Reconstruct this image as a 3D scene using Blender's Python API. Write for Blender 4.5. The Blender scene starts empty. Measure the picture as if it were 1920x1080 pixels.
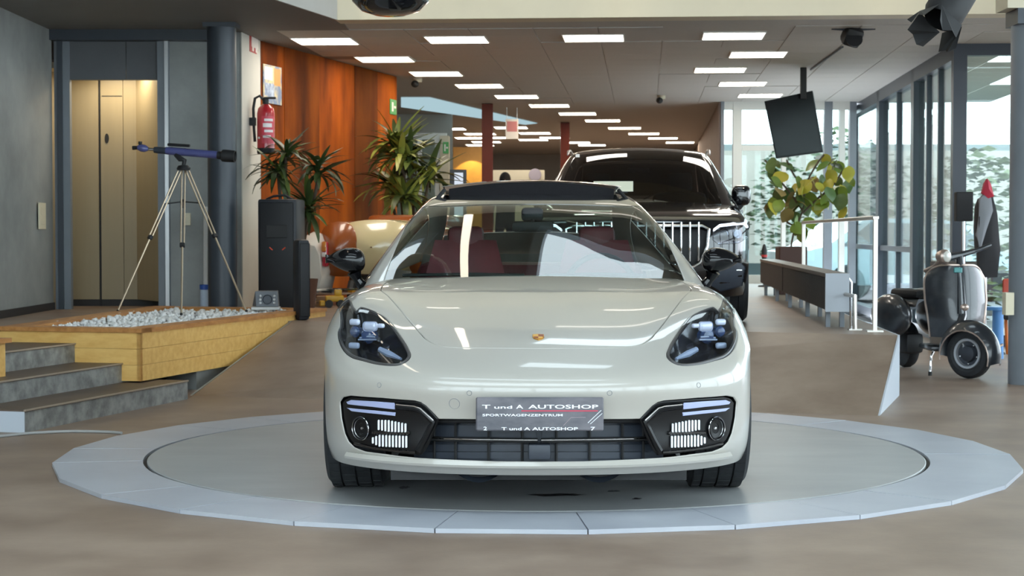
import bpy, bmesh, math, random
import numpy as np
from mathutils import Vector, Matrix
from mathutils.geometry import delaunay_2d_cdt

S = bpy.context.scene
COL = S.collection
PI = math.pi

# ---------------------------------------------------------------- camera
FPX = 3300.0                       # focal length in pixels of the 1920 x 1080 frame
CAM = Vector((0.0, 0.0, 1.18))
PITCH = math.atan(102.0 / FPX)
cam_data = bpy.data.cameras.new('camera')
cam_data.sensor_width = 36.0
cam_data.lens = FPX / 1920.0 * 36.0
cam_data.clip_end = 300
cam_data.dof.use_dof = True
cam_data.dof.focus_distance = 7.6
cam_data.dof.aperture_fstop = 9.0
cam = bpy.data.objects.new('camera', cam_data)
cam.location = CAM
cam.rotation_euler = (PI / 2 - PITCH, 0, 0)
COL.objects.link(cam)
S.camera = cam

# ---------------------------------------------------------------- world, exposure
S.view_settings.view_transform = 'Standard'
S.view_settings.look = 'None'
S.view_settings.gamma = 1.0
S.view_settings.use_curve_mapping = False
S.view_settings.exposure = 0.0
world = bpy.data.worlds.new('overcast_sky')
S.world = world
world.use_nodes = True
wn = world.node_tree
bg = wn.nodes['Background']
bg.inputs[0].default_value = (0.82, 0.905, 1.0, 1)
bg.inputs[1].default_value = 6.3
S.cycles.max_bounces = 8
S.cycles.diffuse_bounces = 4
S.cycles.glossy_bounces = 4
S.cycles.transparent_max_bounces = 12
S.cycles.sample_clamp_indirect = 4.0
S.cycles.caustics_reflective = False
S.cycles.caustics_refractive = False

# ---------------------------------------------------------------- helpers
def ray(px, py):
    a = (px - 960.0) / FPX; b = (540.0 - py) / FPX
    c, s = math.cos(PITCH), math.sin(PITCH)
    return Vector((a, c + b * s, -s + b * c))

def at(px, py, Y):                 # the point of that line of sight at distance Y
    d = ray(px, py); return CAM + d * (Y / d.y)

def at_z(px, py, z):               # the point of that line of sight at height z
    d = ray(px, py); return CAM + d * ((z - CAM.z) / d.z)

def hexc(r, g, b):                 # display colour 0..255 to linear
    f = lambda v: ((v / 255.0 + 0.055) / 1.055) ** 2.4 if v > 10 else v / 255.0 / 12.92
    return (f(r), f(g), f(b), 1.0)

_M = {}
def mat(name, col, rough=0.5, metal=0.0, coat=0.0, noise=0.0, scale=8.0, bump=0.0, bscale=60.0, stretch=(1, 1, 1),
        col2=None, spec=0.5, emit=None, es=0.0, aniso=0.0, lo=0.35, hi=0.65, rnoise=0.0):
    if name in _M: return _M[name]
    m = bpy.data.materials.new(name); m.use_nodes = True
    nt = m.node_tree; b = nt.nodes['Principled BSDF']
    b.inputs['Base Color'].default_value = col
    b.inputs['Roughness'].default_value = rough
    b.inputs['Metallic'].default_value = metal
    b.inputs['Coat Weight'].default_value = coat
    b.inputs['Coat Roughness'].default_value = 0.03
    b.inputs['Specular IOR Level'].default_value = spec
    if emit:
        b.inputs['Emission Color'].default_value = emit
        b.inputs['Emission Strength'].default_value = es
    if noise > 0 or bump > 0 or col2:
        tc = nt.nodes.new('ShaderNodeTexCoord'); mp = nt.nodes.new('ShaderNodeMapping')
        mp.inputs['Scale'].default_value = stretch
        nt.links.new(tc.outputs['Object'], mp.inputs[0])
        if noise > 0 or col2:
            nz = nt.nodes.new('ShaderNodeTexNoise'); nz.inputs['Scale'].default_value = scale
            nz.inputs['Detail'].default_value = 6; nz.inputs['Roughness'].default_value = 0.6
            nt.links.new(mp.outputs[0], nz.inputs[0])
            cr = nt.nodes.new('ShaderNodeValToRGB')
            cr.color_ramp.elements[0].position = lo; cr.color_ramp.elements[1].position = hi
            c2 = col2 if col2 else tuple(min(1, c * (1 + noise)) for c in col[:3]) + (1,)
            c1 = col if col2 else tuple(c * (1 - noise) for c in col[:3]) + (1,)
            cr.color_ramp.elements[0].color = c1; cr.color_ramp.elements[1].color = c2
            nt.links.new(nz.outputs['Fac'], cr.inputs[0]); nt.links.new(cr.outputs[0], b.inputs['Base Color'])
            if rnoise > 0:
                mr = nt.nodes.new('ShaderNodeMapRange')
                mr.inputs[3].default_value = max(0.02, rough - rnoise); mr.inputs[4].default_value = rough + rnoise
                nt.links.new(nz.outputs['Fac'], mr.inputs[0]); nt.links.new(mr.outputs[0], b.inputs['Roughness'])
        if bump > 0:
            n2 = nt.nodes.new('ShaderNodeTexNoise'); n2.inputs['Scale'].default_value = bscale; n2.inputs['Detail'].default_value = 4
            nt.links.new(mp.outputs[0], n2.inputs[0])
            bp = nt.nodes.new('ShaderNodeBump'); bp.inputs['Strength'].default_value = bump; bp.inputs['Distance'].default_value = 0.01
            nt.links.new(n2.outputs['Fac'], bp.inputs['Height']); nt.links.new(bp.outputs[0], b.inputs['Normal'])
    _M[name] = m
    return m

def glass(name, tint=(0.9, 0.95, 0.95, 1), ior=1.5, rough=0.0, extra=0.0):
    if name in _M: return _M[name]
    m = bpy.data.materials.new(name); m.use_nodes = True
    nt = m.node_tree; nt.nodes.clear()
    out = nt.nodes.new('ShaderNodeOutputMaterial'); mx = nt.nodes.new('ShaderNodeMixShader')
    tr = nt.nodes.new('ShaderNodeBsdfTransparent'); gl = nt.nodes.new('ShaderNodeBsdfGlossy'); fr = nt.nodes.new('ShaderNodeFresnel')
    tr.inputs[0].default_value = tint; gl.inputs['Roughness'].default_value = rough; fr.inputs[0].default_value = ior
    ge = nt.nodes.new('ShaderNodeNewGeometry'); mr = nt.nodes.new('ShaderNodeMapRange')      # a thin sheet reflects alike on both faces
    mr.inputs[3].default_value = ior; mr.inputs[4].default_value = 1.0 / ior
    nt.links.new(ge.outputs['Backfacing'], mr.inputs[0]); nt.links.new(mr.outputs[0], fr.inputs[0])
    nt.links.new(fr.outputs[0], mx.inputs[0]); nt.links.new(tr.outputs[0], mx.inputs[1]); nt.links.new(gl.outputs[0], mx.inputs[2])
    nt.links.new(mx.outputs[0], out.inputs[0])
    _M[name] = m
    return m

def emis(name, col, s):
    if name in _M: return _M[name]
    m = bpy.data.materials.new(name); m.use_nodes = True
    nt = m.node_tree; nt.nodes.clear()
    out = nt.nodes.new('ShaderNodeOutputMaterial'); e = nt.nodes.new('ShaderNodeEmission')
    e.inputs[0].default_value = col; e.inputs[1].default_value = s
    nt.links.new(e.outputs[0], out.inputs[0]); _M[name] = m
    return m

def tag(o, label, cat, group=None, kind=None):
    o['label'] = label
    if cat: o['category'] = cat
    if group: o['group'] = group
    if kind: o['kind'] = kind
    return o

def thing(name, label, cat, loc=(0, 0, 0), rotz=0.0, group=None, kind=None):
    o = bpy.data.objects.new(name, None); o.empty_display_size = 0.1
    o.location = loc; o.rotation_euler = (0, 0, rotz); COL.objects.link(o)
    return tag(o, label, cat, group, kind)

def dup(root, loc, rotz=None, label=None):
    r = root.copy(); COL.objects.link(r); r.location = loc
    if rotz is not None: r.rotation_euler = (0, 0, rotz)
    if label: r['label'] = label
    for ch in list(root.children):
        c = ch.copy(); COL.objects.link(c); c.parent = r
        for g in ch.children:
            d = g.copy(); COL.objects.link(d); d.parent = c
    return r

class MB:
    """collects shapes and links them as one mesh object"""
    def __init__(s): s.v = []; s.f = []
    def add(s, vs, fs):
        n = len(s.v); s.v += [tuple(v) for v in vs]; s.f += [tuple(i + n for i in f) for f in fs]; return s
    def box(s, x0, x1, y0, y1, z0, z1, M=None):
        vs = [Vector(p) for p in ((x0, y0, z0), (x1, y0, z0), (x1, y1, z0), (x0, y1, z0), (x0, y0, z1), (x1, y0, z1), (x1, y1, z1), (x0, y1, z1))]
        if M is not None: vs = [M @ v for v in vs]
        return s.add(vs, [(0, 3, 2, 1), (4, 5, 6, 7), (0, 1, 5, 4), (1, 2, 6, 5), (2, 3, 7, 6), (3, 0, 4, 7)])
    def rbox(s, x0, x1, y0, y1, z0, z1, r=0.01, M=None, seg=2):
        bm = bmesh.new(); bmesh.ops.create_cube(bm, size=1.0)
        for v in bm.verts:
            v.co = Vector(((x0 + x1) / 2 + v.co.x * (x1 - x0), (y0 + y1) / 2 + v.co.y * (y1 - y0), (z0 + z1) / 2 + v.co.z * (z1 - z0)))
        bmesh.ops.bevel(bm, geom=bm.edges[:], offset=r, segments=seg, affect='EDGES', profile=0.5)
        return s.bm(bm, M)
    def bm(s, bm, M=None):
        bm.verts.index_update()
        vs = [(M @ v.co) if M is not None else v.co.copy() for v in bm.verts]
        fs = [tuple(v.index for v in f.verts) for f in bm.faces]
        bm.free(); return s.add(vs, fs)
    def prism(s, poly, a, b, axis='z', M=None, cap=True):
        """polygon (2D, counter-clockwise) swept from a to b along the axis"""
        n = len(poly)
        def P(p, h):
            q = {'z': (p[0], p[1], h), 'y': (p[0], h, p[1]), 'x': (h, p[0], p[1])}[axis]
            q = Vector(q); return M @ q if M is not None else q
        vs = [P(p, a) for p in poly] + [P(p, b) for p in poly]
        fs = [(i, (i + 1) % n, n + (i + 1) % n, n + i) for i in range(n)]
        if cap: fs += [tuple(range(n - 1, -1, -1)), tuple(range(n, 2 * n))]
        return s.add(vs, fs)
    def tube(s, pts, r, n=10, closed=False, cap=True, up=None):
        pts = [Vector(p) for p in pts]; m = len(pts)
        rr = r if isinstance(r, (list, tuple)) else [r] * m
        T = []
        for i in range(m):
            a = pts[(i - 1) % m] if (closed or i > 0) else pts[i]
            b = pts[(i + 1) % m] if (closed or i < m - 1) else pts[i]
            T.append((b - a).normalized())
        ref = Vector(up) if up else (Vector((0, 0, 1)) if abs(T[0].z) < 0.9 else Vector((0, 1, 0)))
        N = (ref - T[0] * ref.dot(T[0])).normalized(); vs = []
        for i in range(m):
            N = (N - T[i] * N.dot(T[i])).normalized(); B = T[i].cross(N)
            for k in range(n):
                a = 2 * PI * k / n
                vs.append(pts[i] + (N * math.cos(a) + B * math.sin(a)) * rr[i])
        fs = []
        for i in range(m if closed else m - 1):
            j = (i + 1) % m
            for k in range(n):
                k2 = (k + 1) % n
                fs.append((i * n + k, i * n + k2, j * n + k2, j * n + k))
        if cap and not closed:
            fs.append(tuple(range(n - 1, -1, -1))); fs.append(tuple((m - 1) * n + k for k in range(n)))
        return s.add(vs, fs)
    def lathe(s, prof, n=24, M=None, close=False, cap=True):
        """profile (r, h) turned about z; M places it"""
        vs = []; m = len(prof)
        for (r, h) in prof:
            for k in range(n):
                a = 2 * PI * k / n; p = Vector((r * math.cos(a), r * math.sin(a), h))
                vs.append(M @ p if M is not None else p)
        fs = []
        for i in range(m if close else m - 1):
            j = (i + 1) % m
            for k in range(n):
                k2 = (k + 1) % n; fs.append((i * n + k, i * n + k2, j * n + k2, j * n + k))
        if not close and cap:
            if prof[0][0] > 1e-5: fs.append(tuple(range(n - 1, -1, -1)))
            if prof[-1][0] > 1e-5: fs.append(tuple((m - 1) * n + k for k in range(n)))
        return s.add(vs, fs)
    def ball(s, c, r, n=16, m=10, M=None):
        r = (r, r, r) if not isinstance(r, (tuple, list)) else r
        vs = []; c = Vector(c)
        for i in range(m + 1):
            t = PI * i / m
            for k in range(n):
                a = 2 * PI * k / n
                p = Vector((r[0] * math.sin(t) * math.cos(a), r[1] * math.sin(t) * math.sin(a), r[2] * math.cos(t))) + c
                vs.append(M @ p if M is not None else p)
        fs = [(i * n + k, (i + 1) * n + k, (i + 1) * n + (k + 1) % n, i * n + (k + 1) % n) for i in range(m) for k in range(n)]
        return s.add(vs, fs)
    def grid(s, fn, nu, nv):
        n0 = len(s.v)
        for i in range(nu + 1):
            for j in range(nv + 1):
                s.v.append(tuple(fn(i / nu, j / nv)))
        for i in range(nu):
            for j in range(nv):
                a = n0 + i * (nv + 1) + j
                s.f.append((a, a + 1, a + nv + 2, a + nv + 1))
        return s
    def build(s, name, m, parent=None, smooth=None, loc=None):
        me = bpy.data.meshes.new(name); me.from_pydata(s.v, [], s.f); me.validate(); me.update()
        bm = bmesh.new(); bm.from_mesh(me)
        bmesh.ops.remove_doubles(bm, verts=bm.verts, dist=1e-5)
        bmesh.ops.recalc_face_normals(bm, faces=bm.faces); bm.to_mesh(me); bm.free()
        if smooth is not None:
            me.polygons.foreach_set('use_smooth', [True] * len(me.polygons))
            if smooth < 3.1: me.set_sharp_from_angle(angle=smooth)
        if m: me.materials.append(m)
        o = bpy.data.objects.new(name, me); COL.objects.link(o)
        if parent: o.parent = parent
        if loc is not None: o.location = loc
        return o

SM = 0.6
def RZ(a): return Matrix.Rotation(a, 4, 'Z')
def TR(x, y, z): return Matrix.Translation((x, y, z))
def along(p, q):
    """matrix that carries z from p towards q, with p the origin"""
    p = Vector(p); d = (Vector(q) - p).normalized()
    return Matrix.Translation(p) @ d.to_track_quat('Z', 'Y').to_matrix().to_4x4()
def struct(o, label, cat=None):
    o['kind'] = 'structure'; o['label'] = label
    if cat: o['category'] = cat
    return o

def text_mesh(body, size, sx=1.0, extrude=0.0008, align='LEFT'):
    cu = bpy.data.curves.new('txt', 'FONT'); cu.body = body; cu.size = size; cu.extrude = extrude; cu.align_x = align; cu.resolution_u = 3; cu.offset = size * .018
    ob = bpy.data.objects.new('txt', cu); COL.objects.link(ob)
    dg = bpy.context.evaluated_depsgraph_get(); dg.update()
    me = bpy.data.meshes.new_from_object(ob.evaluated_get(dg))
    vs = [(v.co.x * sx, v.co.y, v.co.z) for v in me.vertices]; fs = [tuple(p.vertices) for p in me.polygons]
    bpy.data.objects.remove(ob); bpy.data.curves.remove(cu); bpy.data.meshes.remove(me)
    return vs, fs

AU = -math.radians(15.2)           # the corten wall, steps, planter and ramp run this way
AW = -math.radians(4.3)            # the main hall runs this way
U = Vector((math.sin(-AU), math.cos(AU), 0)); V = Vector((math.cos(AU), -math.sin(-AU), 0))
Wd = Vector((math.sin(-AW), math.cos(AW), 0)); Wx = Vector((math.cos(AW), -math.sin(-AW), 0))
ZC = 3.15                          # underside of the hall ceiling
ZP = 0.44                          # raised floor behind the ramp
# ================================================================ the setting
M_floor = mat('floor_vinyl', hexc(126, 106, 92), 0.45, spec=.3, noise=0.0, col2=hexc(162, 143, 127), scale=1.7, bump=0.04, bscale=40, lo=0.3, hi=0.72, rnoise=0.1)
M_conc = mat('concrete', hexc(128, 130, 128), 0.6, col2=hexc(164, 166, 162), scale=1.3, bump=0.1, bscale=30, lo=0.3, hi=0.7)
M_concstep = mat('concrete_riser', hexc(122, 122, 120), 0.6, col2=hexc(172, 172, 168), scale=9, bump=0.1, bscale=60)
M_white = mat('white_plaster', hexc(216, 205, 180), 0.6, noise=0.02, scale=3)
M_soffit = mat('grey_soffit', hexc(120, 119, 117), 0.7, noise=0.03, scale=2)
M_tile = mat('ceiling_tile', hexc(186, 182, 175), 0.75, noise=0.03, scale=30, bump=0.05, bscale=200)
M_dsteel = mat('dark_steel_paint', hexc(58, 64, 72), 0.4, noise=0.05, scale=5)
M_gsteel = mat('grey_steel_paint', hexc(122, 128, 135), 0.4, noise=0.05, scale=4)
M_alu = mat('brushed_aluminium', hexc(190, 190, 190), 0.3, metal=1.0, noise=0.05, scale=30, stretch=(1, 1, 0.05))
M_black = mat('matte_black', (0.012, 0.012, 0.013, 1), 0.6)
M_darkrub = mat('dark_skirting', hexc(50, 48, 48), 0.6)
M_glass = glass('clear_glass', (0.93, 0.97, 0.96, 1), 1.45)

# ---- lower floor
fl = MB().box(-12, 14, -9, 22, -0.2, 0).build('floor', M_floor); struct(fl, 'brown grey vinyl floor of the lower showroom')

# ---- raised floor with ramp (ramp foot and crest lines)
FL, FR = Vector((-2.33, 12.80, 0)), Vector((2.375, 11.39, 0))
CL_, CR_ = Vector((-1.86, 14.90, ZP)), Vector((2.81, 12.80, ZP))
rb = MB()
vs = [FL, FR, CR_, CL_, Vector((FL.x, FL.y, -.02)), Vector((FR.x, FR.y, -.02)), Vector((CR_.x, CR_.y, -.02)), Vector((CL_.x, CL_.y, -.02))]
rb.add(vs, [(0, 1, 2, 3), (0, 4, 5, 1), (3, 2, 6, 7), (0, 3, 7, 4), (1, 5, 6, 2)])
ramp = rb.build('ramp', M_floor); struct(ramp, 'brown vinyl ramp rising from the turntable to the raised floor')
M_cheek = mat('ramp_edge_paint', hexc(196, 204, 214), 0.35)
MB().add([tuple(FL + Vector((-.006, 0, 0))), tuple(CL_ + Vector((-.006, 0, -.002))), (CL_.x - .006, CL_.y, 0), (FL.x - .02, FL.y, 0), (CL_.x - .02, CL_.y, 0), (CL_.x - .02, CL_.y, ZP - .002)], [(0, 1, 2), (3, 4, 5), (0, 2, 4, 3), (1, 5, 4, 2), (0, 3, 5, 1)]).build('side_wall', M_conc, ramp)
ck = MB(); n = (CR_ - FR).cross(Vector((0, 0, 1))).normalized() * 0.012
a, b, c = Vector((FR.x, FR.y, 0.0)), Vector((CR_.x, CR_.y, 0)), CR_ + Vector((0, 0, .004))
ck.add([a, b, c, a + n, b + n, c + n], [(0, 1, 2), (5, 4, 3), (0, 3, 4, 1), (1, 4, 5, 2), (2, 5, 3, 0)])
ck.build('edge_plate', M_cheek, ramp)
pf = MB().prism([(CL_.x, CL_.y), (CR_.x, CR_.y), (CR_.x + 0.075 * 34, CR_.y + 34), (-14, 47), (-14, 13.1), (-3.9, 13.1), (-3.0, 14.6)], -0.02, ZP)
plat = pf.build('floor_platform', M_floor); struct(plat, 'brown vinyl raised floor behind the ramp')
eb = MB(); e0 = CR_ + Vector((0.004, 0, 0)); e1 = CR_ + Wd * 30
eb.add([e0, e1, e1 - Vector((0, 0, ZP)), e0 - Vector((0, 0, ZP)), e0 + Vector((.01, 0, 0)), e1 + Vector((.01, 0, 0)), e1 + Vector((.01, 0, -ZP)), e0 + Vector((.01, 0, -ZP))],
       [(0, 1, 2, 3), (4, 7, 6, 5), (0, 4, 5, 1), (2, 6, 7, 3), (0, 3, 7, 4), (1, 5, 6, 2)])
eb.build('edge_trim', M_cheek, plat)

# ---- steps
st = thing('steps', 'three concrete steps with brown treads beside the wooden planter', None, (-2.89, 10.4, 0), AU, kind='structure')
M_nose = mat('step_nosing', hexc(176, 160, 142), 0.4)
for k in range(3):
    x1 = -0.365 * k; z1 = 0.135 * (k + 1)
    s_ = MB().box(-1.6, x1, 0.0, 2.2, 0.135 * k, z1 - 0.012).build('step_riser', M_concstep, st)
    t_ = MB().box(-1.6, x1 + 0.006, -0.004, 2.2, z1 - 0.012, z1).build('step_tread', mat('step_tread_vinyl', hexc(98, 84, 74), .5, noise=.08, scale=4), st)
    MB().box(x1 - 0.002, x1 + 0.010, -0.004, 2.2, z1 - 0.008, z1 + 0.002).build('step_nosing', M_nose, t_)
MB().box(-1.6, 0.004, -0.006, 0.0, 0.0, 0.125).build('end_plate', M_cheek, st)

# ---- left concrete wall and lift front
wl = MB().prism([(-4.40, 7.0), (-4.47, 17.15), (-4.75, 17.15), (-4.75, 7.0)][::-1], -0.02, ZC + 0.05).build('wall_left', M_conc)
struct(wl, 'grey fair-faced concrete wall at the far left')
bl = MB().prism([(-4.385, 7.0), (-4.455, 17.15), (-4.48, 17.15), (-4.41, 7.0)][::-1], ZP, ZP + 0.07).build('baseboard_left', M_darkrub)
struct(bl, 'dark skirting board along the left concrete wall')
Yf = 17.2
def fx(px, Y): return (px - 960) * Y / FPX
wf = thing('wall_lift', 'grey wall around the lift opening on the left', None, (0, 0, 0), kind='structure')
MB().box(fx(104, Yf), fx(133, Yf), Yf, Yf + 0.08, ZP, ZC).build('door_jamb', M_gsteel, wf)
MB().box(fx(110, Yf), fx(120, Yf), Yf - 0.02, Yf, ZP, ZC).build('jamb_strip', M_dsteel, wf)
MB().box(fx(298, Yf), fx(320, Yf), Yf - .03, Yf + 0.5, ZP, ZC).build('door_jamb', M_gsteel, wf)
MB().box(fx(312, Yf), fx(319, Yf), Yf - .05, Yf - .03, ZP, ZC - .08).build('jamb_strip', M_alu, wf)
M_header = mat('lift_header_panel', hexc(92, 94, 97), 0.5, noise=0.04, scale=3)
xh = fx(238, Yf)
MB().box(fx(133, Yf), xh - .003, Yf + .02, Yf + .10, 2.68, ZC).build('header_panel', M_header, wf)
MB().box(xh + .003, fx(298, Yf), Yf + .02, Yf + .10, 2.68, ZC).build('header_panel', M_header, wf)
MB().box(fx(96, Yf), fx(437, Yf), Yf - .14, Yf + .1, ZC - .10, ZC + .08).build('steel_beam', M_dsteel, wf)
wc = MB().prism([(fx(320, Yf), Yf), (-2.65, Yf + .1), (-2.575, Yf + .95), (fx(320, Yf), Yf + .95)], ZP, ZC).build('wall_pier', M_conc)
struct(wc, 'concrete wall pier behind the dark round column')
MB().prism([(-2.655, Yf + .09), (-2.645, Yf + .09), (-2.565, Yf + .955), (-2.575, Yf + .955)], ZP, ZC).build('lit_end_sheet', mat('lit_end_tone', hexc(206, 202, 190), .6, noise=.03, scale=3), wc)  # pale sheet: lamp light on the pier end put into its colour
# lift interior
M_lift = mat('beige_lift_metal', hexc(160, 146, 118), 0.35, noise=0.03, scale=4, stretch=(3, 3, .2))
lf = thing('door_1', 'beige metal lift doors lit from above in the opening', None, (0, 0, 0), kind='structure')
Yb = 17.95
for a, b, nm in ((118, 186, 'lift_panel'), (190.5, 232, 'lift_door'), (233, 257, 'lift_panel')):
    o = MB().box(fx(a, Yb), fx(b, Yb), Yb, Yb + .03, ZP + .07, 2.8).build(nm, M_lift, lf)
    if nm == 'lift_door':
        MB().lathe([(0, 0), (.026, 0), (.026, .006), (0, .006)], 20, TR(fx(202, Yb), Yb - .0005, 1.18 + (438 - 260) * Yb / FPX) @ Matrix.Rotation(PI / 2, 4, 'X') @ Matrix.Diagonal((.8, 1.9, 1, 1))).build('handle_recess', M_black, o)
        zt = 1.18 + (438 - 181) * Yb / FPX
        MB().box(fx(193, Yb), fx(231, Yb), Yb - .003, Yb, zt - .004, zt + .004).build('panel_gap', M_black, o)
MB().prism([(fx(257, Yb), Yb), (fx(298, Yf) + .0, Yf + .12), (fx(298, Yf) + .05, Yf + .12), (fx(257, Yb) + .05, Yb + .05)], ZP + .07, 2.8).build('lift_side', M_lift, lf)
MB().box(fx(186, Yb) + .0, fx(190.5, Yb), Yb + .02, Yb + .04, ZP, 2.8).build('dark_gap', M_black, lf)
MB().box(fx(104, Yb), fx(300, Yb), Yb + .03, Yb + .08, ZP, 2.8).build('back_plate', M_darkrub, lf)
MB().box(fx(104, Yb), fx(298, Yb), Yf + .1, Yb + .05, 2.80, 2.86).build('lift_ceiling', M_white, lf)
MB().box(-4.66, -4.60, Yf + .1, Yb, ZP, 2.8).build('lift_side', M_lift, lf)
ld = bpy.data.lights.new('lift_light', 'AREA'); ld.shape = 'RECTANGLE'; ld.size = .7; ld.size_y = .2; ld.energy = 13; ld.color = (1, .86, .62)
lo_ = bpy.data.objects.new('lift_light', ld); lo_.location = ((fx(133, Yf) + fx(298, Yf)) / 2, Yf + .42, 2.79); COL.objects.link(lo_); lo_.parent = lf

# ---- mezzanine slab over the left side
k0 = Vector((-1.63, 16.30, 0)); k1 = k0 - U * 20
sl = MB().prism([(k0.x, k0.y), (-1.58, 16.65), (-1.58, 20), (-14, 20), (-14, k1.y), (k1.x, k1.y)], ZC + .001, ZC + .42).build('ceiling_mezzanine', M_soffit)
struct(sl, 'grey underside of the mezzanine slab over the left side')
M_slabedge = mat('slab_edge_paint', hexc(176, 174, 170), 0.6, noise=.03, scale=3)
e = MB(); nrm = V * 0.02
q = [k1, k0, k0 + nrm, k1 + nrm]
e.prism([(p.x, p.y) for p in q][::-1], ZC, ZC + 1.3).build('slab_edge', M_slabedge, sl)

# ---- fascia above the hall opening, and upper wall of the front room
f0 = k0 + Vector((0.0, 0.0, 0)); f1 = f0 + Wx * 12
f0b = f0 - Wx * 8
fs = MB().prism([(f0.x, f0.y), (f1.x, f1.y), (f1.x + .02, f1.y + .3), (f0.x + .02, f0.y + .3)], ZC, 6.6).build('wall_fascia', M_white)
struct(fs, 'white fascia wall above the opening to the rear hall')
fu = MB().prism([(f0b.x, f0b.y), (f0.x, f0.y), (f0.x + .02, f0.y + .3), (f0b.x + .02, f0b.y + .3)], ZC + .45, 6.6).build('wall_upper', M_white)
struct(fu, 'white upper wall above the mezzanine')

# ---- hall ceiling: a plain slab, tiles hung in a grid in the front, light panels in the grid
cs = MB().prism([(-14, 17.35), (9.1, 15.62), (9.1, 18.1), (4.78, 18.5), (5.5, 27.9), (5.25, 26.6), (3.25, 26.6), (4.9, 47), (-14, 47)], ZC + .008, ZC + .2).build('ceiling', M_tile)
struct(cs, 'suspended hall ceiling of pale grey tiles')
E_lamp = emis('warm_light_panel', (1.0, 0.86, 0.66, 1), 13.5)
E_lamp2 = emis('neutral_light_panel', (1.0, 0.92, 0.80, 1), 13.5)
M_lframe = mat('lamp_frame', hexc(225, 222, 214), 0.4)
TS = 0.625
org = at_z(610, 77, ZC)
def to_grid(p):
    d = Vector((p.x - org.x, p.y - org.y, 0)); return d.dot(Wx), d.dot(Wd)
lamps = [(610, 77, 0), (857, 74, 0), (1113, 71, 0), (1375, 67, 0), (722, 111, 1), (1421, 102, 0), (818, 138, 1), (1350, 131, 0), (899, 161, 1),
         (1392, 157, 0), (969, 181, 1), (1425, 179, 0), (1030, 198, 1), (1083, 213, 1), (1130, 226, 1), (1171, 240, 1), (1207, 250.5, 1), (1243, 259, 1),
         (1275, 267, 1), (785, 231, 0), (842, 241.5, 0), (900, 251, 0), (935, 258, 0), (882, 258.5, 0), (912, 266, 0), (900, 272, 0), (958, 239, 0), (1003, 249.5, 0),
         (1040, 258, 0), (1080, 267, 0), (1110, 272, 0), (1000, 262, 0)]
occupied = set()
first = None; lroots = []
names = {0: 'ceiling light panel over the hall', 1: 'warm ceiling light panel in the diagonal row'}
for i, (px, py, w) in enumerate(lamps):
    p = at_z(px, py, ZC); g = to_grid(p)
    gi, gj = round(g[0] / TS), round(g[1] / TS)
    while (gi, gj) in occupied: gi += 1
    occupied.add((gi, gj))
    c = org + Wx * (g[0]) + Wd * (g[1])
    t = thing('ceiling_light', '', 'ceiling light', (c.x, c.y, ZC), AW, 'square light panels in the hall ceiling')
    MB().box(-.30, .30, -.30, .30, -.004, .004).build('diffuser', E_lamp if w else E_lamp2, t)
    fr = MB()
    for (x0, x1, y0, y1) in ((-.31, .31, -.31, -.298), (-.31, .31, .298, .31), (-.31, -.298, -.298, .298), (.298, .31, -.298, .298)):
        fr.box(x0, x1, y0, y1, -.008, .012)
    fr.build('frame', M_lframe, t)
    lroots.append((t, px, py, w, (g[0], g[1])))
row1 = sorted([l for l in lroots if l[3] == 1], key=lambda l: l[2])
ordn = ['first', 'second', 'third', 'fourth', 'fifth', 'sixth', 'seventh', 'eighth', 'ninth', 'tenth', 'eleventh', 'twelfth', 'thirteenth']
for k, l in enumerate(row1):
    l[0]['label'] = 'warm ceiling light panel, %s from the front in the long diagonal row' % ordn[k]
spec = {(610, 77): 'leftmost white ceiling light panel of the front row, by the rust wall', (857, 74): 'ceiling light panel in the front row, second from the left',
        (1113, 71): 'ceiling light panel in the front row, third from the left', (1375, 67): 'rightmost ceiling light panel of the front row',
        (1421, 102): 'ceiling light panel just behind the rightmost one of the front row', (1350, 131): 'ceiling light panel left of the hanging screen, front of its three',
        (1392, 157): 'ceiling light panel left of the hanging screen, middle of its three', (1425, 179): 'ceiling light panel left of the hanging screen, rearmost of its three'}
far = sorted([l for l in lroots if l[3] == 0 and (l[1], l[2]) not in spec], key=lambda l: l[1])
for k, l in enumerate(far): l[0]['label'] = 'small far ceiling light panel deep in the hall, %s from the left' % ordn[k]
for l in lroots:
    if (l[1], l[2]) in spec: l[0]['label'] = spec[(l[1], l[2])]
# tiles
tile_me = None; nt_ = 0
lampc = [l[4] for l in lroots]
for gj in range(-3, 15):
    for gi in range(-2, 15):
        cx, cy = gi * TS, gj * TS
        c = org + Wx * cx + Wd * cy
        if c.y < 16.85 - 0.075 * c.x * 1.0 or nt_ >= 296: continue
        if c.x < -2.4 + (c.y - 18.06) * 0.2717 + .1: continue
        if c.x / c.y > 0.285: continue
        if any(abs(cx - a) < .46 and abs(cy - b) < .46 for a, b in lampc): continue
        if tile_me is None:
            o = MB().box(-TS / 2 + .004, TS / 2 - .004, -TS / 2 + .004, TS / 2 - .004, 0, .0075).build('ceiling_tile', M_tile, cs); tile_me = o.data
        else:
            o = bpy.data.objects.new('ceiling_tile', tile_me); COL.objects.link(o); o.parent = cs
        o.location = (c.x, c.y, ZC); o.rotation_euler = (0, 0, AW); nt_ += 1

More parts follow.
